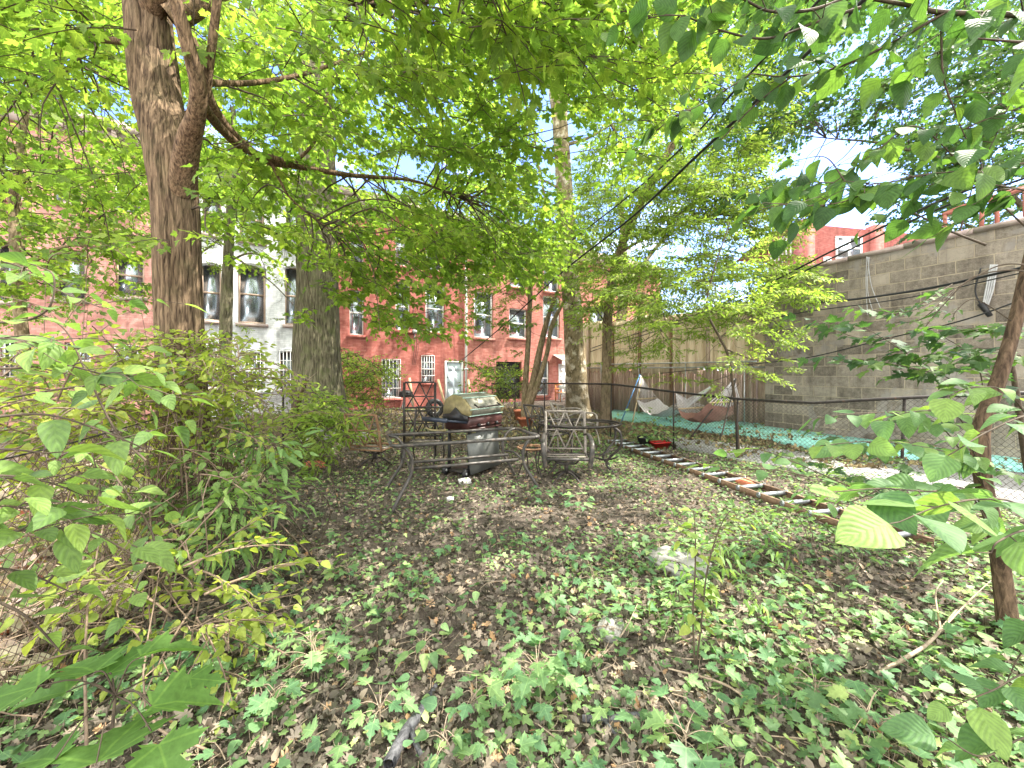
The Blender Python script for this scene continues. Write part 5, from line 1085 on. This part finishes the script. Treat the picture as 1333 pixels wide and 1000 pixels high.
tree('slim_tree','straight slim mossy stem with wiry leafless twigs in front of the white house','tree',
 [tuple(G(293,560)+[0,0,-.05]),tuple(P(293,520,10.6)),tuple(P(294,420,10.6)),tuple(P(297,340,10.6)),tuple(P(302,240,10.6)),tuple(P(304,140,10.7))],
 [.17,.15,.14,.12,.09,.05],'bark_oak',[([P(298,330,10.6),P(350,365,10.2),P(385,400,10.0)],[.03,.018,.006]),([P(298,340,10.6),P(330,330,10.3),P(380,350,10)],[.03,.02,.006]),([P(300,300,10.6),P(260,330,10.3),P(225,340,10)],[.03,.02,.006])],
 [(225,385,210,345,9.5,12,70,.8),(230,395,330,440,9.6,11,34,.7)],[],t_oval,'maple_far',frac=.6,flare=(.3,.3,4),sides=22,boughr=.003)
tree('garden_tree','shadowy leafy tree at the far left in front of the pink house','tree',
 [tuple(G(40,620)),tuple(P(35,520,5.8)),tuple(P(25,380,5.9)),tuple(P(20,250,6.0)),tuple(P(40,100,6.2))],[.09,.08,.07,.06,.03],'bark_slim',[([P(25,350,5.9),P(90,320,6.2),P(160,330,6.6)],[.03,.02,.01])],
 [(-160,240,50,330,5.5,9.0,260,.9),(-40,215,300,420,6.5,9,56,.7)],[],t_maple_small,'maple_far',frac=.3,sides=16)
tree('boundary_tree','broad dark-green tree spreading behind the block wall','tree',
 [(13.6,9.6,0),(13.6,9.6,2.5),(13.4,9.6,4.5),(13.0,9.8,7.0),(12.6,10,9.5)],[.25,.21,.18,.12,.05],'bark_oak',[([(13.5,9.6,4),(11.5,9.5,6),(9.0,9.4,6.8),(7.4,9.4,7.0)],[.08,.05,.03,.012]),([(13.4,9.6,3.4),(12,9.2,4.3),(10,9.0,4.9)],[.06,.04,.015])],
 [(1010,1400,-80,230,8.2,13,430,1.0),(1180,1400,60,300,8.0,12,210,.9),(960,1110,150,270,8,11,60,.8),(900,1080,-60,190,9.5,14,150,1.0)],[],t_far,'dark',frac=.25,sides=24)
tree('back_tree','pale airy tree rising behind the sheet fence','tree',
 [(5.0,18.5,0),(5.0,18.5,3),(5.2,18.6,6),(5.1,18.7,10)],[.3,.25,.2,.08],'bark_plane',[([(5.1,18.5,5),(6.6,18.2,7.2),(8,18,8.4)],[.12,.08,.03]),([(5.1,18.5,5),(3.4,18.2,7.4),(2.2,18,9)],[.12,.08,.03])],
 [(740,1020,150,430,15,20,340,1.5),(640,900,-60,220,15,20,200,1.5)],[],t_oval,'bright',frac=.2,sides=24)
tree('overhead_tree','large-crowned tree behind the photographer whose boughs shade the yard','tree',
 [(3.6,-3.2,0),(3.6,-3.2,2.5),(3.5,-3.0,4.5),(3.2,-2.4,6.5),(2.8,-1.6,8.5)],[.3,.24,.2,.14,.06],'bark_oak',[([(3.5,-3,4.4),(3.4,0,6.6),(3.6,3.2,7.6)],[.14,.1,.03]),([(3.5,-3,4.4),(0,-1,6.8),(-2,.6,7.6)],[.14,.1,.03])],
 [],[(-1,6.5,-1.5,4.2,5.6,8.4,60,1.5),(2.5,7,3.5,7.0,7.4,9.2,24,1.5)],t_far,'dark',frac=.12,sides=20,gaps=False)

# ================================================================== near plants
def bough_plant(name,label,cat,base,stems,boughs,kind,size,mat,bark='twig',step=.055,lp=-.35,pj=.3,rj=.35,gap=.5,group=None,extra=None,stemname='stem',yj=.35,sz_j=(.65,1.2)):
    """stems: [(pts,radii)], boughs: [(pts,r0,size,side)] leaves set alternately along each bough"""
    base=np.array([base[0],base[1],0.0]); root=empty(name,tuple(base),0,label,cat,group)
    for pts,r in stems:
        v,f=trunk_mesh(np.array(pts),r,18,8,ridge=.08,rf=8,seed=3,lump=.14); mesh_obj(stemname,v-base,[f],M[bark],root,smooth=True)
    TV=[];TF=[];tn=0;L=Leaves()
    for bg_ in boughs:
        pts,r0,s=bg_[:3]; p=catmull(np.array(pts),8) if len(pts)>2 else np.linspace(pts[0],pts[1],10); p=p-base
        v,f=tube(p,[r0,r0*.45],5,1,0); TV.append(v);TF.append(f+tn);tn+=len(v)
        cum=np.concatenate([[0],np.cumsum(np.linalg.norm(np.diff(p,axis=0),axis=1))]); n=max(2,int(cum[-1]/(step*s/.1)))
        t=np.linspace(.06 if len(bg_)<4 else bg_[3],1,n)*cum[-1]; q=np.column_stack([np.interp(t,cum,p[:,c]) for c in range(3)])
        tg=np.column_stack([np.interp(np.minimum(t+.02,cum[-1]),cum,p[:,c])-np.interp(np.maximum(t-.02,0),cum,p[:,c]) for c in range(3)])
        ya=np.arctan2(-tg[:,0],tg[:,1]); sg=np.where(np.arange(n)%2,1,-1); sg=np.where(np.arange(n)==n-1,.1,sg)
        yaw=ya+sg*rng.uniform(.5,1.2,n)+rng.normal(0,yj,n)*.5; pit=rng.normal(lp,pj,n); sz=s*rng.uniform(sz_j[0],sz_j[1],n)
        off=np.einsum('nij,j->ni',rotm(yaw,pit*.5,pit*0),np.array([0,1,0]))*(sz*gap*.5)[:,None]
        L.put(kind,q+off,rotm(yaw,pit,rng.normal(0,rj,n)),sz,rng.uniform(0,1,n))
        for a,b in zip(q,q+off): v,f=tube([a,b],[.0022,.0014],3,1,0); TV.append(v);TF.append(f+tn);tn+=len(v)
    if extra: extra(L,base)
    if TV: mesh_obj('branches',np.vstack(TV),[np.vstack(TF)],M['twig' if bark!='bark_sap' else 'twig'],root,smooth=True)
    L.build('leaves',M[mat],root); return root
def side_twigs(pts,n,ln,r,s,spread=.9,rs=None,down=.15):
    """random short side boughs off a main polyline"""
    p=catmull(np.array(pts),6) if len(pts)>2 else np.linspace(pts[0],pts[1],8); out=[]
    for k in range(n):
        i=rng.integers(1,len(p)); a=p[i]; t=p[i]-p[i-1]; t/=np.linalg.norm(t)+1e-9; ang=math.atan2(t[1],t[0])+(1 if k%2 else -1)*rng.uniform(.4,1.2)*spread
        l=ln*rng.uniform(.6,1.2); d=np.array([math.cos(ang),math.sin(ang),rng.normal(-down,.22)]); out.append(([a,a+d*l*.5+np.array([0,0,.02]),a+d*l],r,s))
    return out
# upper right: shrub of oval veined leaves reaching in from the right
ur=[(pl((1480,30,1.6),(1333,20,1.5),(1228,16,1.45),(1178,6,1.45),(1120,-4,1.45)),.012,.105),
    (pl((1228,18,1.45),(1150,62,1.5),(1090,88,1.55),(1030,100,1.6),(978,96,1.62)),.006,.095),
    (pl((1030,100,1.6),(985,135,1.62),(955,165,1.64),(925,196,1.66)),.004,.085),
    (pl((1120,-10,1.5),(1060,12,1.5),(1005,15,1.45),(970,0,1.4),(930,-20,1.3)),.007,.10),
    (pl((1120,10,1.5),(1060,30,1.5),(1000,50,1.45),(940,40,1.4),(890,20,1.35)),.006,.10),
    (pl((978,96,1.62),(940,120,1.6),(905,140,1.6),(880,150,1.62)),.003,.08),
    (pl((1225,30,1.5),(1228,100,1.52),(1245,150,1.55),(1256,178,1.56)),.004,.10),
    (pl((1400,208,1.5),(1320,214,1.5),(1260,222,1.5),(1212,226,1.5)),.005,.125),
    (pl((1400,100,1.6),(1325,125,1.62),(1295,180,1.64),(1285,200,1.64)),.003,.11),
    (pl((1340,300,1.9),(1270,235,1.9),(1195,165,1.9),(1140,198,1.9),(1085,238,1.92),(1040,265,1.95)),.004,.10,.35),
    (pl((1212,226,1.5),(1150,238,1.6),(1100,236,1.65)),.003,.09),
    (pl((1150,238,1.6),(1100,262,1.6),(1050,268,1.65),(995,264,1.7)),.003,.10),
    (pl((1400,60,1.3),(1330,55,1.3),(1270,50,1.3)),.006,.14),
    (pl((1420,270,1.4),(1345,250,1.4),(1290,240,1.45)),.005,.13),
    (pl((1170,240,1.9),(1130,290,1.9),(1120,300,1.9)),.002,.07),
    (pl((1085,238,1.92),(1035,238,1.95),(975,250,2.0)),.003,.10),(pl((1100,236,1.65),(1075,205,1.7),(1040,208,1.75)),.003,.09)]
for k in (5,6,7,8,9,10,11,13,15): ur+=side_twigs(ur[k][0],5,.20,.002,.095)
ur+=side_twigs(ur[0][0],9,.24,.003,.11)+side_twigs(ur[1][0],6,.18,.002,.09)+side_twigs(ur[4][0],7,.2,.002,.10)+side_twigs(ur[3][0],6,.2,.002,.10)
bough_plant('viburnum_shrub','tall shrub with oval veined leaves arching in across the upper right corner','shrub',(2.9,1.5),
  [([(2.9,1.5,0),(2.85,1.5,1.2),(2.8,1.55,2.0),(2.6,1.55,2.9)],[.04,.035,.03,.015])],ur,'dog',.1,'dogwood',step=.062,lp=-.75,pj=.35,rj=.5,gap=.4)
# right: sapling trunk with bare upper twigs
sap=[tuple(G(1318,835)+[0,0,-.05]),P(1306,760,2.25),P(1296,690,2.2),P(1283,640,2.2),P(1277,590,2.2),P(1280,550,2.2),P(1302,490,2.2),P(1322,420,2.2),P(1338,350,2.2),P(1362,250,2.2)]
lr=[]
for q,s in ((((1282,600,2.2),(1240,590,1.9),(1190,580,1.6),(1130,575,1.45),(1070,580,1.35)),.085),
            (((1295,700,2.2),(1260,640,1.7),(1210,640,1.35),(1150,636,1.2),(1090,640,1.15)),.115),
            (((1400,720,1.4),(1330,660,1.2),(1280,650,1.1),(1220,660,1.05),(1170,680,1.0)),.125),
            (((1420,560,1.3),(1350,540,1.2),(1290,560,1.15),(1240,590,1.1)),.12),
            (((1283,640,2.2),(1230,560,2.0),(1180,540,1.9),(1120,538,1.85),(1060,545,1.8)),.085),
            (((1283,640,2.2),(1250,545,1.9),(1200,535,1.7),(1150,545,1.6)),.09),
            (((1350,560,1.8),(1310,510,1.7),(1265,505,1.65),(1235,515,1.6)),.115),
            (((1170,625,1.9),(1100,655,1.8),(1050,640,1.8)),.085),
            (((1120,640,1.9),(1030,600,2.2),(985,585,2.3),(950,590,2.4)),.085),
            (((1050,620,2.0),(1010,612,2.1),(960,610,2.2),(915,606,2.3)),.08),
            (((1400,700,1.1),(1340,690,1.05),(1300,705,1.0),(1290,720,1.0)),.13),
            (((1420,960,1.3),(1350,880,1.25),(1290,900,1.2),(1240,920,1.2)),.10),
            (((1420,980,1.2),(1340,960,1.15),(1280,985,1.1),(1230,960,1.1)),.11),
            (((1420,860,1.3),(1370,820,1.3),(1330,850,1.3),(1310,890,1.3)),.10)):
    lr.append((pl(*q),.0035,s))
bough_plant('sapling','brown-stemmed sapling at the right edge with large veined leaves spreading to its left','sapling',(sap[0][0],sap[0][1]),
  [(sap,[.046,.040,.036,.037,.040,.036,.032,.029,.026,.02])],lr,'dog',.1,'dogwood_lit',bark='bark_sap',step=.060,lp=-.30,pj=.32,rj=.4,gap=.4)
# knot on the sapling is part of its bark; dark maple leaves in front of the wall
mr=[]
for q,s in ((((1345,560,3.6),(1282,520,3.5),(1230,490,3.4),(1180,460,3.35),(1120,425,3.3),(1065,420,3.3)),.115),
            (((1230,490,3.4),(1190,480,3.3),(1140,470,3.3),(1105,468,3.25)),.11),(((1282,520,3.5),(1270,470,3.4),(1230,440,3.4),(1195,430,3.4)),.12),
            (((1345,470,3.2),(1300,455,3.2),(1250,455,3.2),(1215,465,3.2)),.12),(((1345,440,3.1),(1310,425,3.1),(1260,430,3.1)),.12),
            (((1180,460,3.35),(1160,440,3.3),(1120,440,3.3),(1090,432,3.3)),.10),(((1320,520,3.2),(1290,490,3.1),(1260,480,3.1)),.12),
            (((1240,370,3.6),(1190,400,3.5),(1150,405,3.5),(1110,400,3.5)),.085),(((1240,380,3.6),(1200,415,3.5),(1165,420,3.5)),.085)):
    mr.append((pl(*q),.005,s))
for k in range(5): mr+=side_twigs(mr[k][0],5,.25,.002,.11)
bough_plant('maple_sapling','young dark-leaved maple whose flat sprays hang in front of the block wall','sapling',(3.75,3.5),
  [([(4.9,3.7,0),(4.7,3.65,.7),(4.55,3.6,1.3),(4.45,3.6,1.9)],[.03,.027,.022,.012])],mr,'maple',.11,'dark',step=.05,lp=-.35,gap=.7)
bt=[(pl((1345,355,2.1),(1310,352,2.1),(1265,362,2.1),(1230,395,2.1),(1205,425,2.1)),.005,.05,.8),(pl((1345,345,2.1),(1300,346,2.1),(1250,372,2.1),(1195,402,2.1),(1150,410,2.1)),.004,.05,.8),(pl((1320,420,2.2),(1270,390,2.2),(1245,405,2.2),(1240,418,2.2)),.003,.04,.8),(pl((1283,319,2.0),(1235,300,2.0),(1195,280,2.0),(1165,265,2.0)),.006,.05,.8),(pl((1250,300,2.0),(1260,265,2.0),(1268,235,2.0)),.005,.05,.9)]
bough_plant('bare_twigs','dark nearly leafless twigs crossing in front of the wall near the right edge','branch',(3.1,2.1),[([(3.1,2.1,0),(3.0,2.1,1.2),(2.85,2.1,2.05)],[.02,.018,.012])],bt,'ovate',.06,'dark',step=.2)
# low maple leaves along the fence foot on the right
bough_plant('maple_seedling','loose maple growth sprawling in front of the concrete slab by the right fence','plant',(2.9,3.3),[],
  [(pl(*q),.003,s) for q,s in ((((1130,640,3.6),(1090,610,3.5),(1050,600,3.4),(1010,590,3.4)),.09),(((1200,620,3.6),(1150,590,3.5),(1100,575,3.4),(1060,560,3.4)),.09),(((1330,620,3.4),(1270,600,3.3),(1220,580,3.3),(1180,575,3.3)),.10),(((1250,560,3.6),(1210,545,3.5),(1160,550,3.5)),.09),(((1180,650,3.2),(1120,620,3.1),(1090,625,3.1)),.09))],
  'maple',.1,'dark',step=.05,lp=-.3,gap=.7)

# left: shrub with large oval leaves reaching in close, over the tangled fence
ll=[]
for q,s in ((((-150,500,1.0),(-60,450,1.05),(0,440,1.1),(70,450,1.1)),.085),(((-120,760,.95),(-40,740,1.0),(30,745,1.05),(90,770,1.1)),.085),(((-120,680,1.0),(-20,660,1.0),(60,665,1.05)),.10),(((60,760,1.2),(110,700,1.25),(130,640,1.3),(120,590,1.3)),.075),(((-120,560,1.0),(-20,545,1.0),(60,540,1.05),(130,560,1.1),(190,585,1.15)),.095),(((-120,640,.95),(-30,620,.95),(50,625,1.0),(110,645,1.05)),.11),
            (((-120,470,1.1),(0,480,1.1),(80,475,1.15),(150,490,1.2),(190,480,1.2)),.09),(((-120,400,1.2),(0,420,1.25),(60,405,1.25),(70,360,1.25),(45,345,1.25)),.075),
            (((190,600,1.3),(150,560,1.3),(110,480,1.3),(85,430,1.3),(40,400,1.3)),.07),(((-60,700,.95),(40,690,1.0),(110,690,1.05),(170,720,1.1)),.095),
            (((150,620,1.5),(200,700,1.4),(180,760,1.35),(165,800,1.3)),.085),(((-80,330,1.5),(20,345,1.5),(80,380,1.5),(130,400,1.5)),.07),
            (((-60,760,.9),(30,800,.95),(80,850,1.0)),.08),(((60,600,1.6),(120,580,1.6),(200,560,1.6),(240,545,1.6)),.085),(((-90,590,.9),(0,585,.9),(60,590,.95)),.12),(((0,520,1.4),(90,505,1.4),(170,500,1.45),(240,520,1.5)),.08)):
    ll.append((pl(*q),.004,s))
for k in (0,2,5,6,9,11): ll+=side_twigs(ll[k][0],4,.22,.002,.075)
bough_plant('large_leaved_shrub','shrub with big oval green leaves reaching in at the left edge','shrub',(-2.1,1.0),[([(-2.1,1.0,0),(-2.0,1.0,.7),(-1.85,1.05,1.3),(-1.7,1.15,1.8)],[.014,.012,.01,.006])],ll,'shrub',.1,'shrub',step=.07,lp=-.3,pj=.35,rj=.45,gap=.45)
# mixed vine thicket draped on the fence
def thicket(name,label,cat,base,regions,temps,mat,stems=60,smat='twig_dry',hgt=1.0,gaps=False,dead=False):
    pos,sc=scatter(regions,gaps); base=np.array([base[0],base[1],0.0]); root=empty(name,tuple(base),0,label,cat)
    Lf,tv,tf=crown(pos,rng.uniform(0,6.28,len(pos)),sc,temps,.4,.15); Lf.V=[v-base for v in Lf.V]; Lf.build('foliage',M[mat],root)
    V=[tv];Fq=[tf];n=len(tv)
    for p in pos[rng.permutation(len(pos))[:stems]]:
        q=np.array([p[0]+rng.normal(0,.3),p[1]+rng.normal(0,.25),0]); m_=(p+q)/2+rng.normal(0,.12,3)
        v,f=tube([q,m_,p],[.006,.004,.002],4,1,4); V.append(v);Fq.append(f+n);n+=len(v)
    mesh_obj('stems',np.vstack(V)-base,[np.vstack(Fq)],M[smat],root,smooth=True); return root
t_vine=T('ovate',7,L=.42,n=22,size=.055,lp=-.35,flat=.5,side=3)
t_vine2=T('shrub',6,L=.40,n=16,size=.062,lp=-.35,flat=.5,side=2)
t_lance=T('lance',6,L=.36,n=13,size=.12,lp=-.55,flat=.4,side=2)
t_pinn=T('leaflet',6,L=.42,n=34,size=.10,lp=-.35,flat=.3,side=4)
t_seed=T('maple',5,L=.3,n=9,size=.085,lp=-.2,flat=.3,side=2)
thicket('vine_thicket','yellow-green climbing vine smothering the left fence top beside the ridged trunk','vine',(-2.5,3.0),
  [(-40,290,470,560,2.2,3.4,66,1.0),(130,320,462,530,2.5,3.3,42,.95),(290,375,480,560,3.0,4.2,26,.85),(-40,150,520,720,1.9,2.8,42,1.0),(180,340,540,620,2.8,3.8,14,.9)],t_vine,'vine',26)
thicket('hedge_shrub','mid-green leafy shrub massed low in front of the left fence','shrub',(-2.0,2.5),
  [(-30,280,470,560,2.4,3.6,28,1.0),(120,300,560,700,2.2,3.0,22,.9),(-40,160,600,800,1.7,2.3,10,.9),(0,200,300,420,4.0,5.0,16,1.1)],t_vine2,'shrub',22)
thicket('drooping_shrub','dark green shrub with long narrow drooping leaves at the yard edge before the ridged trunk','shrub',(-1.6,2.9),
  [(250,355,575,670,2.7,3.5,34,.85),(230,340,630,710,2.4,3.0,26,.85),(310,370,560,600,3.2,4.0,10,.8)],t_lance,'lance',45,'twig')
thicket('fern_shrub','fresh bright green feathery sprouts at the foot of the broken stump','shrub',(-3.2,6.2),
  [(388,448,512,560,6.0,6.8,30,1.2),(375,430,555,600,5.6,6.5,30,1.2)],t_pinn,'bright',20,'twig')
thicket('flowering_bush','sunlit yellow-green bush beside the barred window of the red house','shrub',(-4.8,13.6),
  [(443,500,458,530,12.2,14.0,130,1.9)],t_vine,'bright',40,'twig')
thicket('wall_shrub','small grey-green shrub under the dark opening of the faded red house','shrub',(-.1,15.5),
  [(624,672,478,520,13.8,15.6,60,2.2)],t_vine,'maple_far',30,'twig')
thicket('tree_ivy','loose green leaves on the ridged trunk just above the thicket','vine',(-2.7,3.2),
  [(195,300,438,500,2.9,3.3,30,1.0)],t_vine,'vine',14)
thicket('honeysuckle','bright yellow-green runner arching down out of the left fence onto the leaf litter','vine',(-1.4,1.9),
  [(180,290,760,830,1.75,2.0,14,1.0),(195,260,700,770,1.8,2.1,10,1.0)],t_vine,'vine',14)
thicket('ivy_shrub','low green growth behind the broken stump before the white house','shrub',(-4.0,8.5),
  [(250,370,510,560,7.0,9.5,36,1.3)],t_vine2,'maple_far',30)
# dry stems tangled through the left fence
m=MB()
for k in range(110):
    y=rng.uniform(1.1,3.6); x=np.interp(y,[.9,1.9,2.9,5.0],[-1.78,-2.12,-2.42,-3.2])+rng.normal(.02,.09); z=rng.uniform(0,.8); p=np.array([x,y,z]); pts=[p]; d=np.array([rng.normal(0,.5),rng.normal(0,1),rng.normal(.3,.8)]); d/=np.linalg.norm(d)
    for s in range(3): p=p+d*rng.uniform(.1,.22); d=d+rng.normal(0,.35,3); d/=np.linalg.norm(d); pts.append(p)
    m.tube(pts,rng.uniform(.0012,.0035),4,res=3)
tag(m.build('dry_stems',M['twig_dry']),'brown dry stems woven through the left wire fence','vine',None,'stuff')
# foreground maple seedlings with large leaves
def seedling(label,px,py,h,n,s,mat='seedling',kind='maple',spread=.16,name='maple_seedling',yaw=None,lp=-.25,cat='seedling'):
    c=G(px,py); root=empty(name,(c[0],c[1],yz(c[0],c[1])),0,label,cat); L=Leaves(); V=[];Fq=[];nn=0
    top=np.array([rng.normal(0,.03),rng.normal(0,.03),h]); st,f=tube([(0,0,-.03),(top[0]*.3,top[1]*.6,h*.5),top],[.004,.0035,.002],5,1,4); V.append(st);Fq.append(f);nn=len(st)
    for k in range(n):
        u=.35+.65*(k+1)/n; a=k*2.4+rng.normal(0,.3); b=top*u; b[2]=h*u; ln=spread*rng.uniform(.5,1.1)*(1.15-u*.5); e=b+np.array([-math.sin(a)*ln,math.cos(a)*ln,.03+rng.normal(0,.02)])
        v,f=tube([b,(b+e)/2+np.array([0,0,.015]),e],[.002,.0015,.0012],4,1,3); V.append(v);Fq.append(f+nn);nn+=len(v)
        L.put(kind,e,rotm(a,rng.normal(lp,.2),rng.normal(0,.2)),s*rng.uniform(.7,1.15),rng.uniform(0,1))
    mesh_obj('stem',np.vstack(V),[np.vstack(Fq)],M['twig_pale'],root,smooth=True); L.build('leaves',M[mat],root); return root
for a in (('lush maple seedling crowded with leaves just right of the bottom centre',705,905,.17,26,.082,'seedling','maple',.17),
          ('maple seedling to the left, its deep-lobed leaves over bare litter',415,880,.2,22,.085,'seedling','oak',.17),
          ('small maple seedling beside the tip of the dark log',610,925,.12,9,.075,'seedling','maple',.11),
          ('maple seedling at the bottom edge left of the dark log',495,945,.12,9,.07,'seedling','maple',.12),
          ('cluster of oval-leaved sprouts between the dark log and the path litter',548,858,.13,11,.075,'cover','ovate',.12),
          ('oval-leaved sprout at the very bottom right of the dark log',590,990,.10,8,.065,'cover','ovate',.10),
          ('low maple seedling at the bottom edge right of the dark thin branch',880,985,.12,12,.09,'seedling','maple',.14),
          ('maple seedling with pale leaves alone in the left litter',355,930,.13,8,.075,'seedling','maple',.12),
          ('maple seedling with narrow lobes at the corner of the drooping shrub',345,770,.18,12,.085,'seedling','oak',.15),
          ('maple seedling low among the ivy at the lower right',1070,915,.10,14,.075,'cover','maple',.18),
          ('broad maple seedling bottom right below the pale forked branch',1130,955,.10,12,.08,'cover','maple',.18),
          ('maple seedling in the ivy just below the grey slab',905,800,.14,12,.075,'seedling','maple',.14),
          ('maple seedling in shade left of the grey slab',770,770,.12,12,.07,'seedling','oak',.13),
          ('maple seedling patch on the left of the path litter',455,760,.12,12,.075,'cover','maple',.15),
          ('maple seedling growing beneath the swivel armchair',755,668,.16,16,.085,'seedling','maple',.20),
          ('maple seedling left of the one beneath the swivel armchair',715,655,.13,12,.08,'seedling','maple',.17),
          ('oval-leaved weed at the lower left of the leaf litter',300,850,.16,10,.08,'cover','ovate',.12)):
    seedling(a[0],*a[1:6],mat=a[6],kind=a[7],spread=a[8])
# big close maple leaves, lower left
def close_maple():
    spec=[(150,960,1.05,.20,.3,-.25),(235,905,1.1,.17,-.9,-.3),(215,985,1.0,.16,-2.2,-.3),(110,868,1.15,.15,1.2,-.1),(215,845,1.2,.15,-.9,-.1),(60,905,1.1,.13,1.8,-.1),(165,862,1.2,.14,-.2,.0),(55,985,1.0,.12,1.4,-.2),(15,900,1.0,.14,1.9,-.2),(265,880,1.3,.11,-1.3,-.4),(205,915,1.15,.10,.9,-.3)]
    base=np.array([-1.05,1.0,0.]); root=empty('maple_seedling',tuple(base),0,'knee-high maple shoot with hand-sized leaves at the bottom left corner','seedling'); L=Leaves(); V=[];Fq=[];nn=0
    hub=P(150,905,1.15)-base
    st,f=tube([(0,.1,-.02),(-.02,.05,.25),tuple(hub)],[.006,.005,.004],6,1,5); V.append(st);Fq.append(f);nn=len(st)
    for px,py,d,s,a,lp in spec:
        e=P(px,py,d)-base; e[2]=max(e[2],.08); b=e-np.array([-math.sin(a),math.cos(a),0])*s*.35
        v,f=tube([hub,(hub+b)/2+np.array([0,0,.03]),b],[.003,.002,.002],4,1,3); V.append(v);Fq.append(f+nn);nn+=len(v)
        L.put('maple',b,rotm(a,lp+.12,rng.normal(0,.15)),s,rng.uniform(.1,.7))
    mesh_obj('stem',np.vstack(V),[np.vstack(Fq)],M['twig'],root,smooth=True); L.build('leaves',M['close'],root)
close_maple()
# upright bright sapling right of centre
c=G(905,872); ts=[]
for q in (((905,872),(912,820),(918,760),(926,720),(938,685),(950,665)),((905,872),(902,800),(905,740),(905,690),(903,665))):
    ts.append([np.array([*(c[:2]),-.02])]+[P(x,y,2.0) for x,y in q[1:]])
bough_plant('tall_seedling','slender upright seedling with glowing yellow-green round leaves right of the centre','seedling',(c[0],c[1]),[(t,[.005,.004,.004,.003,.002]) for t in ts],
  [(t,.003,.062,.30) for t in ts]+[([ts[0][2],ts[0][2]+np.array([.12,0,.05])],.002,.06),([ts[0][3],ts[0][3]+np.array([-.13,.03,.05])],.002,.06),([ts[0][4],ts[0][4]+np.array([.13,-.02,.02])],.002,.055),([ts[1][3],ts[1][3]+np.array([-.14,-.02,.04])],.002,.055)],
  'shrub',.06,'bright',step=.075,lp=-.3,gap=.5)
# lance-leaved weeds around the tall seedling
thicket('weeds','patch of lance-leaved weeds behind the tall glowing seedling','weed',(1.1,2.6),[(880,1010,690,790,2.3,3.0,20,.7),(940,1100,560+100,720,3.0,4.2,16,.7)],t_lance,'lance',10,'twig')
